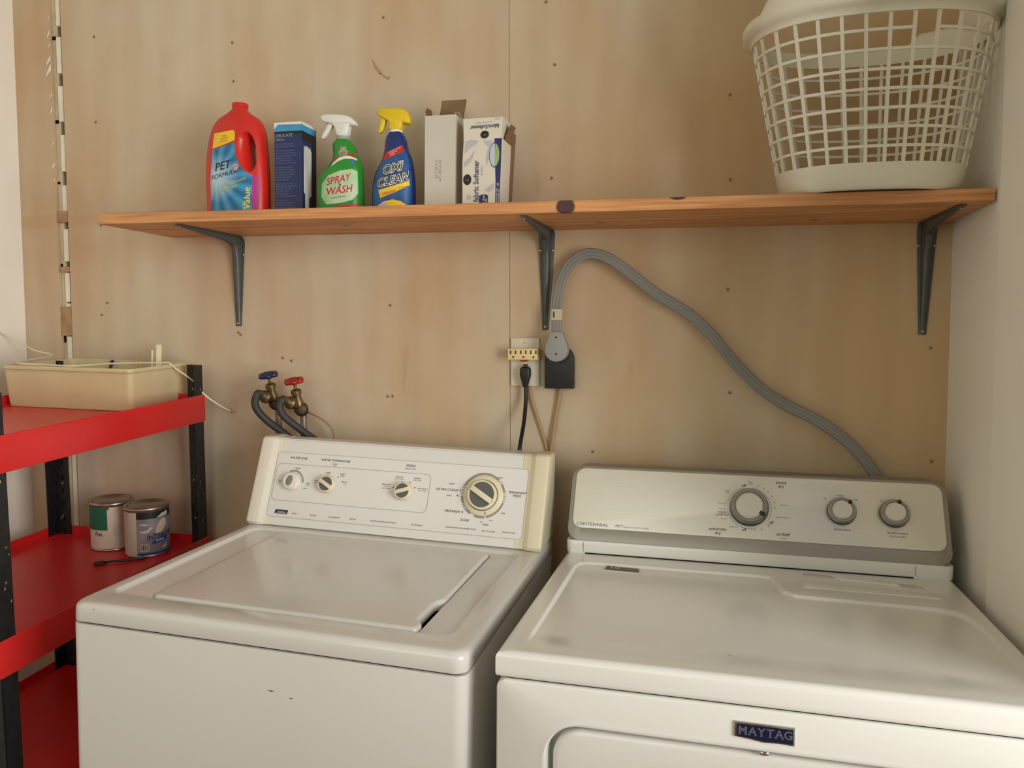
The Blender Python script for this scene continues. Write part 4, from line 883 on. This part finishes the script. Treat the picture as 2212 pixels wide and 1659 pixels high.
# equal steps along the outline
def eqang(n,z=.2):
    M_=720; P=[Vector(bpt(2*PI*i/M_,z)) for i in range(M_+1)]; L=[0]
    for i in range(M_): L.append(L[-1]+(P[i+1]-P[i]).length)
    out=[];j=0
    for k in range(n):
        s=L[-1]*k/n
        while L[j+1]<s: j+=1
        out.append(2*PI*(j+(s-L[j])/(L[j+1]-L[j]))/M_)
    return out
NB=29; ang=eqang(NB)
mb=MB(); z0,z1=.040,.284
for t in ang: mb.tube([bpt(t,z0+(z1-z0)*k/4) for k in range(5)],1,sect=[(-.0018,-.0030),(.0018,-.0030),(.0018,.0030),(-.0018,.0030)],up=tuple(Vector((math.cos(t)/bparam(.2)[2],math.sin(t)/bparam(.2)[3],0)).normalized()))
for r in range(1,8):
    z=z0+(z1-z0)*r/8
    gap=26.5/NB*2*PI
    P=[bpt(2*PI*i/144,z) for i in range(145)]
    if r==7:
        # one cell of the top row runs through to the rim
        gi=[i for i in range(NB) if 1.5*PI<ang[i]<1.72*PI][1]; a0,a1=ang[gi],ang[gi+1]
        P=[bpt(a1+(2*PI-(a1-a0))*i/144,z) for i in range(145)]
    mb.tube(P,1,sect=[(-.0025,-.0016),(.0025,-.0016),(.0025,.0016),(-.0025,.0016)],up=(0,0,1),caps=(r==7))
mb.build('lattice',bask,K,ang=40)
mb=MB(); M_=96
R_=[]
for off,z in((-.022,.0065),(-.014,.0012),(-.008,0),(-.003,.002),(.0002,.008),(.0022,.020),(.0024,.038),(.0024,.044),(-.0008,.044),(-.0008,.012),(-.010,.005)):
    R_.append([bpt(2*PI*i/M_,z,off) for i in range(M_)])
mb.rings(R_,True,True); mb.build('base_band',bask,K,ang=50)
def hump(t):
    h=0
    for tc,wd,hh in((PI*1.27,.34,.020),(PI*.27,.34,.020)):
        d=abs((t-tc+PI)%(2*PI)-PI); h=max(h,hh*(1-sstep(wd*.62,wd,d)))
    return h
mb=MB(); R_=[]
for off,dz,kh in((-.0016,.278,0),(.0022,.278,0),(.0030,.286,0),(.0070,.2890,.0),(.0150,.2920,.1),(.0185,.2960,.3),(.0190,.3060,.7),(.0165,.3105,1),(.0110,.3120,1),(.0055,.3105,1),(.0010,.3040,.9),(-.0012,.2920,.3)):
    r=[]
    for i in range(144):
        t=2*PI*i/144; p=bpt(t,.290,off); r.append((p[0],p[1],dz+hump(t)*kh))
    R_.append(r)
R_.append(R_[0]); mb.rings(R_,False,False); mb.build('rim',bask,K,ang=50)

# ------------------------------------------------------------------ red shelving unit in the left corner
def euler_of(yw,p,r):
    cy,sy=math.cos(yw),math.sin(yw); Rz=Matrix(((cy,-sy,0),(sy,cy,0),(0,0,1)))
    cp,sp=math.cos(p),math.sin(p); Rx=Matrix(((1,0,0),(0,cp,-sp),(0,sp,cp)))
    cr,sr=math.cos(r),math.sin(r); Ry=Matrix(((cr,0,sr),(0,1,0),(-sr,0,cr)))
    return Rz@Rx@Ry
UM=euler_of(.062,.042,.023); UO=Vector((-.847,-.044,.83))
def UW(x,y,z): return tuple(UO+UM@Vector((x,y,z)))        # shelving frame to room
URT=UM.to_euler()
U=thing('shelving_unit','red steel shelving unit with black posts in the left corner beside the washer','shelving unit',UW(0,0,-.83),URT)
WD,DP_=.457,.662
def pan(ztop,name='shelf'):
    z=ztop+.83; mb=MB()
    P=[]
    def rr(i,zz): return [(a,b,zz) for a,b in rrect(-WD+i,0-i,-DP_+i,.004-i,.003,2)]
    mb.rings([rr(.010,z-.069),rr(.0005,z-.069),rr(0,z-.067),rr(0,z-.0015),rr(.0015,z),rr(.0030,z-.001),rr(.0034,z-.022),rr(.006,z-.0245),rr(.03,z-.0250)],False,True)
    mb.rings([rr(.010,z-.069),rr(.0022,z-.066),rr(.0022,z-.027),rr(.03,z-.0270)],False,True)
    return mb.build(name,shelf_red,U,ang=40)
for zt in(.389,.015,-.360,-.735): pan(zt)
fleck=mat('bare_metal_fleck',rgb(176,166,130),.6)
def post(x,y,sx,sy,wx=.042,wy=.036):
    mb=MB(); e=.0024
    x0=x; y0=y
    for (a,b,c,d) in((x0,x0+sx*wx,y0,y0+sy*e),(x0,x0+sx*e,y0,y0+sy*wy)):
        mb.box(min(a,b),max(a,b),min(c,d),max(c,d),0,1.295)
    # slots and scratches
    z=.06
    while z<1.28:
        cx=x0+sx*wx*.55; mb.box(cx-.003,cx+.003,y0+sy*(e*.2) if sy>0 else y0-e-.0003,(y0+e+.0003) if sy>0 else y0-e*.2,z,z+.014,1)
        z+=.038
    rq=random.Random(int(abs(x*1000+y*777)))
    for _ in range(7):
        z=rq.uniform(.86,1.28); yy=y0+sy*rq.uniform(.3,.9)*wy; xx=x0+sx*(e+.0004) ; L=rq.uniform(.003,.009)
        xo=x0+(.0006 if sx<0 else -.0006)
        mb.add([(xo,yy,z),(xo,yy+.0025,z+.001),(xo,yy+.003,z+L),(xo,yy+.001,z+L*.9)],[(0,1,2,3)],2)
        xx=x0+sx*rq.uniform(.25,.9)*wx; yo=y0+(-e-.0006 if sy<0 else -.0006)
        mb.add([(xx,yo,z),(xx+.003,yo,z+.001),(xx+.0035,yo,z+L),(xx+.001,yo,z+L*.8)],[(0,1,2,3)],2)
    mb.build('post',[post_black,dark,fleck],U,smooth=False)
post(-.0040,-.0005,-1,-1); post(-WD+.004,-.0005,1,-1); post(-.0040,-DP_+.005,-1,1); post(-WD+.004,-DP_+.005,1,1)

# --- cream tray on the top shelf
TR_M=euler_of(.062-.03,.042,.023); tl=Vector(UW(-.255,-.060,.3640))
cream_tray=mat('yellowed_cream_tray',rgb(212,197,154),.5,var=rgb(202,186,143),vscale=7)
TRY=thing('storage_tray','yellowed cream plastic tray on the top red shelf','tray',tl,TR_M.to_euler())
hx,hy,H=.176,.108,.103
def rq(i,z,r=.014): return [(a,b,z) for a,b in rrect(-hx-i,hx+i,-hy-i,hy+i,r)]
mb=MB()
mb.rings([rq(-.006,.0,.012),rq(-.001,.001),rq(.001,.006),rq(.006,H-.010),rq(.0075,H-.009),rq(.0085,H-.0085),rq(.0090,H-.002),rq(.0080,H),rq(.0035,H),rq(.0030,H-.003),rq(-.002,.006),rq(-.010,.0035,.01)],True,True)
mb.build('tray_body',cream_tray,TRY,ang=50)
mb=MB(); mb.rings([rq(.0064,H-.0125),rq(.0078,H-.012),rq(.0078,H-.0105),rq(.0064,H-.010)],False,False); mb.build('rim_bead',cream_tray,TRY,ang=60)
def TRW(x,y,z): return tuple(tl+TR_M@Vector((x,y,z)))
stick_w=mat('raw_wood_stick',rgb(196,158,96),.7,var=rgb(178,138,80),vscale=12,stretch=(4,4,.6)); stick_p=mat('pale_plastic_strip',rgb(226,216,180),.5)
def stick(name,label,p0,p1,w_,th,m,cat):
    a=Vector(p0); b=Vector(p1); d=(b-a); L=d.length
    o=MB().box(-w_/2,w_/2,-th/2,th/2,0,L).build(name,m,None,smooth=False,bevel=.0008,seg=2,loc=a,rot=d.to_track_quat('Z','Y').to_euler())
    return tag(o,label,cat)
stick('paint_stirrer','short brown wooden stick standing in the cream tray, left of the white strips',TRW(.035,.086,.0045),TRW(.042,.098,.126),.013,.003,stick_w,'stick')
stick('plastic_strip','wide pale plastic strip standing in the cream tray',TRW(.122,.060,.0045),TRW(.104,.096,.148),.013,.0025,stick_p,'strip')
stick('plastic_strip','thin white strip standing in the cream tray, left of the wide pale strip',TRW(.105,.055,.0045),TRW(.0925,.084,.134),.0045,.0025,stick_p,'strip')
pen_b=mat('navy_pen_plastic',rgb(24,32,74),.4)
a=Vector(TRW(-.05,.062,.0062)); b=Vector(TRW(-.046,.1035,.1030)); d=b-a
o=MB().lathe([(.0015,0),(.0042,.008),(.0044,d.length-.004),(.003,d.length)],None,12).build('marker_pen',pen_b,None,loc=a,rot=d.to_track_quat('Z','Y').to_euler()); tag(o,'dark blue pen leaning inside the cream tray','pen')
# --- thin white cord lying over the tray
cord_w=mat('thin_white_cord',rgb(226,216,190),.45)
hz=H+.0022
pts=[(-1.4555,-.09,1.384),(-1.408,-.08,1.359),(-1.344,-.085,1.332),(-1.285,-.085,1.3175)]
pts+=[TRW(-.150,-.100,hz+.003),TRW(-.060,-.104,hz+.001),TRW(.010,-.1115,hz+.0005),TRW(.040,-.085,hz+.001),TRW(.065,-.04,hz+.002),TRW(.110,.010,hz+.0015),TRW(.160,.028,hz+.0012),TRW(.1800,.032,hz+.0015),TRW(.194,.036,hz-.012)]
pts+=[(-.862,-.072,1.255),(-.840,-.062,1.222),(-.816,-.036,1.192),(-.797,-.014,1.174),(-.794,-.004,1.172)]
CW=thing('white_cord','thin white cord draped over the cream tray and ending at the plywood wall','cord',pts[-1])
off=Vector(pts[-1]); sp=[tuple(Vector(p)-off) for p in spline(pts,8)]
MB().tube(sp,.0021,8).build('cord',cord_w,CW)
MB().lathe([(.0022,.0),(.0058,.001),(.0058,.003),(.0030,.006),(.0024,.012)],lambda x,y,z:(x,-z+.003,y),14).build('end_stop',mat('tan_end_stop',rgb(190,160,120),.6),CW)

# --- paint cans on the middle shelf
can_metal=mat('tin_can_metal',rgb(176,170,158),.3,.9)
def can(name,label,x,y,rz,label_fn):
    p=UW(x,y,-.0100)
    R=thing(name,label,'paint can',p,(UM@Matrix.Rotation(rz,3,'Z')).to_euler(),'paint cans')
    r,h=.0530,.1240
    MB().lathe([(r-.004,.0),(r-.0005,.0005),(r+.0008,.0020),(r+.0004,.0040),(r-.0012,.0052),(r-.0012,h-.010),(r-.0002,h-.008)],None,56).build('can_body',can_metal,R,ang=50)
    MB().lathe([(r-.0003,h-.0085),(r+.0012,h-.0065),(r+.0015,h-.003),(r+.0006,h),(r-.0015,h+.0010),(r-.0050,h),(r-.0068,h-.0040),(r-.0085,h-.0040),(r-.0105,h-.0008),(r-.0130,h-.0008),(r-.0150,h-.0030),(.0001,h-.0030)],None,56,cap0=False).build('lid',can_metal,R,ang=50)
    label_fn(R,lambda u,v,n=0:((r-.0009+n)*math.sin(u/r),-(r-.0009+n)*math.cos(u/r),v),r,h)
    return R
def cyl(mb,T,u0,u1,v0,v1,n,m): 
    k=max(1,int((u1-u0)/.004)); P=[T(u0+(u1-u0)*i/k,v0,n) for i in range(k+1)]+[T(u0+(u1-u0)*i/k,v1,n) for i in range(k+1)]
    mb.add(P,[(i,i+1,k+2+i,k+1+i) for i in range(k)],m)
def lab1(R,T,r,h):
    C_=PI*r; mb=MB(); cyl(mb,T,-C_,C_,.0055,h-.0105,.0003,0); cyl(mb,T,-C_,-.0065,.0545,h-.0105,.0006,1)
    cyl(mb,T,.0720,C_,.0545,h-.0105,.0006,1); cyl(mb,T,-.0600,-.0020,h-.0165,h-.0105,.0008,1)
    mb.build('paper_label',[mat('cream_paper_label',rgb(214,200,182),.65,var=rgb(200,184,164),vscale=10),mat('dark_green_label',rgb(20,98,70),.5)],R)
    mb=MB()
    ln=('one coat','interior','flat latex','wall paint','stir well','dry 4 hrs','two coats','clean up','soap and','water only')
    for i,s_ in enumerate(ln[:6]): text(mb,s_+' '+ln[(i+3)%10]+' '+ln[(i+5)%10],T,.0080+.0046*i,.055,.0022,.0008,rot=PI/2,wide=.9)
    text(mb,'Flat',T,-.030,.044,.0100,.0008,m=1,bold=.02)
    mb.build('label_lettering',[mat('brown_fine_print',rgb(140,118,98),.6),mat('plum_print',rgb(90,40,60),.6)],R,smooth=False)
def lab2(R,T,r,h):
    C_=PI*r; mb=MB(); cyl(mb,T,-C_,C_,.0055,h-.0105,.0003,0); cyl(mb,T,-.0215,C_,h-.0270,h-.0105,.0006,1); cyl(mb,T,-C_,-.0215,.0055,h-.0105,.0006,2)
    cyl(mb,T,-.0215,C_,.0055,.0110,.0006,3); cyl(mb,T,-.0150,.0075,.0150,.0330,.0006,2)
    for i,w_ in enumerate((.0006,.0012,.0006,.0018,.0006,.0012,.0006,.0006,.0014)): u=-.0135+i*.0021; cyl(mb,T,u,u+w_,.0175,.0310,.0008,1)
    def S2(P_,m,n): sheet(mb,P_,T,n,m,.004)
    S2([(.012,.034),(.018,.041),(.040,.047),(.055,.047),(.055,.037),(.030,.034),(.020,.030)],3,.0006)
    S2([(.022,.060),(.026,.074),(.034,.088),(.046,.095),(.054,.088),(.054,.074),(.046,.068),(.036,.056)],2,.0007)
    S2([(.036,.020),(.046,.024),(.054,.030),(.054,.020),(.044,.016)],2,.0007)
    S2([(-.016,.066),(.002,.068),(.012,.076),(.018,.074),(.006,.062),(-.006,.060)],4,.0006); S2([(-.018,.083),(.000,.080),(.010,.082),(-.004,.085)],4,.0006)
    S2([(.026,h-.026),(.040,h-.017),(.060,h-.013),(.060,h-.024),(.044,h-.026)],2,.0008)
    mb.build('paper_label',[mat('silver_label',rgb(156,152,152),.4,.3,var=rgb(128,124,126),vscale=22),mat('black_label_band',rgb(24,24,26),.4),mat('pale_label_panel',rgb(196,180,160),.6),mat('blue_label_band',rgb(30,72,150),.4),mat('pale_streak',rgb(190,188,188),.5)],R)
    mb=MB(); text(mb,'INTERIOR',T,.0365,.0510,.0130,.0010,bold=.02,wide=.82,slope=.08); text(mb,'SATIN',T,.034,.0400,.0055,.0010,m=1)
    mb.build('label_lettering',[mat('navy_letter',rgb(20,34,84),.5),wink],R,smooth=False)
can('paint_can','quart paint can with green and cream label, behind the silver labelled can',-.2390,-.0560,.55,lab1)
can('paint_can','quart paint can with silver, black and blue label, nearer the washer',-.1215,-.0790,.55,lab2)
# --- looped tool lying in front of the cans
p=UW(-.168,-.196,-.0092)
TL=thing('bottle_opener','small dark metal tool with a looped end lying on the middle red shelf','tool',p,(UM@Matrix.Rotation(.62,3,'Z')).to_euler())
tool_m=mat('dark_tool_steel',rgb(74,62,50),.4,.8,var=rgb(46,38,32),vscale=90)
MB().tube([(.012*math.cos(2*PI*i/24),.0075*math.sin(2*PI*i/24),.0032) for i in range(25)],.0030,8,caps=False).build('loop',tool_m,TL)
MB().tube([(.011,0,.0032),(.03,.001,.0036),(.06,-.001,.0036),(.095,.001,.0034),(.100,.001,.003)],[.0028,.0026,.0034,.0040,.002],8).build('handle',tool_m,TL)

# ------------------------------------------------------------------ outlets and cords
ZO=1.3046
OUT=thing('wall_outlet','white wall outlet plate left of the dryer receptacle','outlet',(0,0,ZO))
T=plane((0,0,0),(1,0,0),(0,0,1),(0,-1,0)); ivory=mat('white_outlet_plastic',rgb(222,212,190),.42)
MB().prism(rrect(-.035,.035,-.057,.057,.003,3),T,.0002,.0058,.0022).build('cover_plate',ivory,OUT)
mb=MB(); mb.prism(rrect(-.017,.017,-.034,-.006,.010,5),T,.004,.0068,.0008); mb.build('socket',mat('socket_plastic',rgb(214,202,178),.42),OUT)
MB().lathe([(.0033,.0050),(.0033,.0062),(.0024,.0070),(.0002,.0071)],lambda x,y,z:(x-.001,-z,y+.046),12).build('screw_head',mat('painted_screw',rgb(206,196,172),.4),OUT)
TAP=thing('outlet_tap','cream three-way plug adapter pushed into the white wall outlet','adapter',(.0020,-.0072,ZO+.0195))
tap_m=mat('cream_adapter_plastic',rgb(226,202,142),.4); slot=mat('socket_slot',rgb(66,48,34),.7)
mb=MB(); mb.prism(rrect(-.0360,.0360,-.0130,.0130,.002,3),lambda u,v,dd:(u,-dd,v),.0,.0300,.0012); mb.build('adapter_body',tap_m,TAP)
mb=MB()
for cx in(-.0235,.0010,.0250):
    for dx in(-.0055,.0065): mb.box(cx+dx-.0017,cx+dx+.0017,-.0305,-.0296,.0005,.0085)
    mb.lathe([(.0024,-.0305),(.0024,-.0296)],lambda x,y,z,cx=cx:(x+cx+.0008,z,y-.0068),12)
mb.build('socket_slots',slot,TAP,smooth=False)
MB().box(-.0062,.0068,-.0290,-.0060,-.0175,-.0128).build('red_reset',mat('red_tab',rgb(140,26,22),.5),TAP,smooth=False,bevel=.0008)
PC=thing('power_cord','black washer power cord hanging from the cream outlet adapter','power cord',(.005,-.022,1.2990))
sec=lambda a,b,z:[(a*math.cos(2*PI*i/16)+0,b*math.sin(2*PI*i/16),z) for i in range(16)]
mb=MB(); mb.rings([sec(.0050,.005,.0015),sec(.0052,.005,-.006)],True,False)
def sq(a,b,z,n=4): return [(a*math.copysign(abs(math.cos(2*PI*i/16))**(2/n),math.cos(2*PI*i/16)),b*math.copysign(abs(math.sin(2*PI*i/16))**(2/n),math.sin(2*PI*i/16)),z) for i in range(16)]
mb.rings([sq(.0070,.008,-.0045),sq(.0118,.0105,-.0080),sq(.0126,.0108,-.012),sq(.0126,.0106,-.0260),sq(.0112,.010,-.0300),sq(.0066,.0068,-.0480),sq(.0055,.0055,-.0525)]); mb.build('plug',black_pl,PC,ang=50)
MB().tube(spline([(.0005,0,-.050),(.0015,-.004,-.085),(.0035,-.030,-.130),(.0048,-.0730,-.178),(.0050,-.0802,-.1925)],8),.0048,10).build('cable',mat('black_cord',rgb(18,18,19),.5),PC)
mb=MB(); mb.box(-.0035,.0115,-.0885,-.0720,-.205,-.1900); mb.build('cord_clip',mat('grey_cord_clip',rgb(176,174,168),.5),PC,bevel=.002)
RC=thing('dryer_receptacle','black dryer power receptacle box on the wall','receptacle',(.0860,0,1.2925))
T=plane((0,0,0),(1,0,0),(0,0,1),(0,-1,0))
pr_=[(-.0335,-.0480),(.0335,-.0480)]+[(.0335*math.cos(PI*i/14)**1 if True else 0,.0180+.0340*math.sin(PI*i/14)) for i in range(15)]
mb=MB(); mb.prism(pr_,T,.0002,.034,.004); mb.build('receptacle_body',black_pl,RC,ang=40)
mb=MB(); mb.box(-.0004,.0004,-.0345,-.0338,-.046,.010); mb.build('mould_seam',mat('seam_black',rgb(44,44,44),.5),RC,smooth=False)
DC=thing('power_cord','thick flat grey dryer cord with a large grey plug, arching over to the dryer','power cord',(.0855,-.0355,1.3400))
tear=[]
for i in range(28):
    a=math.radians(-200+ (220)*i/27); tear.append((.0268*math.cos(a),-.0060+.0268*math.sin(a)))
tear+= [(.0170,.0290),(.0140,.0360),(-.0140,.0360),(-.0170,.0290)]
mb=MB(); mb.prism(tear,lambda u,v,dd:(u,-dd,v),.0,.0260,.0035); k=mb.build('plug',mat('grey_plug_vinyl',rgb(150,148,142),.5),DC,ang=40)
mb=MB()
for z in(.0230,-.0150): mb.lathe([(.0022,.0262),(.0022,.0256)],lambda x,y,zz,z=z:(x+.0005,-zz,y+z),10)
mb.build('plug_screw',dark,k,smooth=False)
cab=[(.0855,-.050,1.374),(.0845,-.046,1.404),(.083,-.038,1.436),(.0885,-.033,1.479),(.105,-.031,1.520),(.132,-.031,1.545),(.164,-.033,1.5525),(.206,-.034,1.5375),(.258,-.031,1.4985),(.309,-.029,1.4585),(.370,-.027,1.420),(.420,-.027,1.376),(.470,-.027,1.315),(.529,-.027,1.254),(.587,-.028,1.215),(.644,-.030,1.187),(.699,-.033,1.149),(.736,-.036,1.112),(.761,-.040,1.079),(.782,-.040,1.045),(.795,-.040,.99)]
off=Vector(DC.location); P=[Vector(p)-off for p in spline(cab,8)]
up=[]
for i,p in enumerate(P):
    t=(P[min(i+1,len(P)-1)]-P[max(i-1,0)]).normalized(); side=t.cross(Vector((0,-1,0))).normalized()
    f=min(1,i/60); up.append(tuple(side*(1-.18*f)+Vector((0,-1,0))*(.25*f)))
sect=[]
for cx,a0,a1 in((.0078,-125,125),(0,55,125),(-.0078,55,305),(0,235,305)):
    n_=9 if a1-a0>200 else 4
    for i in range(n_): 
        a=math.radians(a0+(a1-a0)*i/(n_-1)); sect.append((cx+.0046*math.cos(a),.0046*math.sin(a)))
MB().tube([tuple(p) for p in P],1,sect=sect,up=up).build('cable',grey_pl,DC,ang=40)
mb=MB(); mb.box(-.0130,.0115,-.0172,-.0055,.0620,.0880); o=mb.build('cord_tag',mat('cream_cord_tag',rgb(196,184,152),.6),DC,smooth=False,bevel=.002); 
mb=MB(); mb.box(-.0085,-.0045,-.0180,-.0170,.0680,.0820); mb.build('tag_print',darkgrey,o,smooth=False)
def wire(name,label,pts,r,m,cat='cable',k=8):
    off=Vector(pts[0]); o=MB().tube([tuple(Vector(p)-off) for p in spline(pts,k)],r,8).build(name,m,None,loc=off); return tag(o,label,cat)
tan_w=mat('tan_sheathed_cable',rgb(176,142,100),.6)
wire('electrical_cable','tan electrical cable running down the wall from under the white outlet plate',[(.012,-.004,1.2465),(.015,-.006,1.222),(.022,-.0055,1.198),(.036,-.005,1.154),(.048,-.005,1.116),(.056,-.005,1.083),(.062,-.005,1.00)],.0040,tan_w)
wire('electrical_cable','tan electrical cable running down the wall from under the black receptacle',[(.086,-.008,1.2455),(.083,-.0085,1.222),(.079,-.008,1.200),(.0735,-.007,1.171),(.0690,-.0105,1.133),(.064,-.0135,1.083),(.060,-.014,1.00)],.0044,tan_w)

# ------------------------------------------------------------------ water valves and hoses
def valve(label,x,y,zh,xb,color,hose_label,hose_pts):
    R=thing('water_valve',label,'water valve',(xb,y,zh-.150),(0,0,0),'laundry water valves')
    L=lambda p:tuple(Vector(p)-Vector((xb,y,zh-.150)))
    dz=.150; 
    pipe_m=mat('old_grey_pipe',rgb(150,140,122),.5,.6,var=rgb(90,76,58),vscale=40)
    MB().tube([(.006,.012,-.06),(.006,.012,.060),(.003,.006,.083)],.0085,14).build('supply_pipe',pipe_m,R)
    tilt=(x-xb)
    ax=Vector((tilt,-.016,.070)).normalized()
    def along(prof,m,name,n=24,base=Vector((0,0,.084)),axis=ax):
        u=axis.cross(Vector((0,1,0))).normalized(); v=axis.cross(u)
        return MB().lathe(prof,lambda a,b,c:tuple(base+u*a+v*b+axis*c),n).build(name,m,R,ang=35)
    # body, packing nut, stem, hand wheel
    along([(.008,-.020),(.0130,-.016),(.0145,-.008),(.0145,0),(.0140,.008),(.0120,.016),(.0100,.022),(.0096,.030),(.0128,.031),(.0128,.040),(.0105,.0425),(.0070,.044)],brass,'valve_body')
    along([(.0036,.042),(.0036,.066)],brass,'stem',12)
    u=ax.cross(Vector((0,1,0))).normalized(); v=ax.cross(u); base=Vector((0,0,.084))
    mb=MB(); rs=[]
    for rr_,h in((.0150,.0590),(.0215,.0595),(.0240,.0630),(.0240,.0670),(.0215,.0705),(.0150,.0710),(.0135,.0680),(.0135,.0620)):
        r=[]
        for i in range(60):
            a=2*PI*i/60; q=rr_*(1+.085*math.cos(6*a)); r.append(tuple(base+u*(q*math.cos(a))+v*(q*math.sin(a))+ax*h))
        rs.append(r)
    rs.append(rs[0]); mb.rings(rs,False,False)
    for i in range(3):
        a=2*PI*i/3+.5; pa=base+u*(.019*math.cos(a))+v*(.019*math.sin(a))+ax*.0655; mb.tube([tuple(base+ax*.066),tuple(pa)],.0036,8)
    mb.lathe([(.0065,.0620),(.0065,.0700),(.0040,.0715)],lambda a,b,c:tuple(base+u*a+v*b+ax*c),16)
    mb.build('hand_wheel',color,R,ang=60)
    # ribbed round barrel low at the back
    along([(.006,-.020),(.0135,-.018),(.0168,-.012),(.0150,-.009),(.0172,-.004),(.0152,-.001),(.0172,.004),(.0152,.007),(.0168,.011),(.0120,.014),(.008,.015)],brass_d,'valve_barrel',24,Vector((.0045,.004,.0755)),Vector((.55,-.80,-.10)).normalized())
    # side outlet with ribbed nut
    ho=Vector(L(hose_pts[0])); d=(ho-base).normalized()
    along([(.0105,.006),(.0105,.024),(.0155,.025),(.0165,.027),(.0165,.034),(.0150,.036),(.0120,.040),(.0110,.048),(.0095,.050)],brass,'outlet_nut',24,base,d)
    # hose
    hp=[tuple(base+d*.044)]+[L(p) for p in hose_pts]
    H_=thing('inlet_hose',hose_label,'hose',R.location,(0,0,0),'black washer hoses')
    tip=Vector(hp[0]); MB().tube(spline(hp,8),.0092,14).build('hose',rubber,H_)
    k=hp[1]; MB().tube(spline([hp[0],hp[1]],6),.0104,16).build('ferrule',mat('hose_ferrule',rgb(122,108,78),.4,.8),H_)
brass_d=mat('dirty_dark_brass',rgb(84,66,42),.5,.7,var=rgb(46,36,26),vscale=60)
blue_wheel=mat('dark_blue_painted_wheel',rgb(30,44,84),.35,var=rgb(20,28,56),vscale=60); red_wheel=mat('red_painted_wheel',rgb(170,28,24),.35,var=rgb(146,22,20),vscale=60)
valve('brass water valve with a dark blue hand wheel',-.647,-.052,1.2735,-.642,blue_wheel,'black rubber hose from the blue wheeled valve',[(-.6510,-.108,1.2270),(-.6565,-.112,1.205),(-.6520,-.107,1.184),(-.634,-.092,1.157),(-.608,-.073,1.130),(-.579,-.062,1.102),(-.550,-.060,1.068),(-.535,-.06,1.02)])
valve('brass water valve with a red hand wheel',-.5755,-.052,1.2595,-.5715,red_wheel,'black rubber hose from the red wheeled valve',[(-.5835,-.108,1.2140),(-.5890,-.112,1.195),(-.582,-.107,1.174),(-.564,-.092,1.152),(-.542,-.074,1.128),(-.515,-.063,1.104),(-.488,-.060,1.070),(-.475,-.06,1.02)])
wire('thin_tube','thin tan tube looping down beside the red wheeled valve',[(-.562,-.030,1.176),(-.545,-.034,1.1715),(-.522,-.038,1.163),(-.502,-.040,1.151),(-.485,-.044,1.135),(-.4785,-.047,1.117),(-.476,-.05,1.08)],.0026,mat('tan_tube',rgb(160,126,88),.5),'tube')
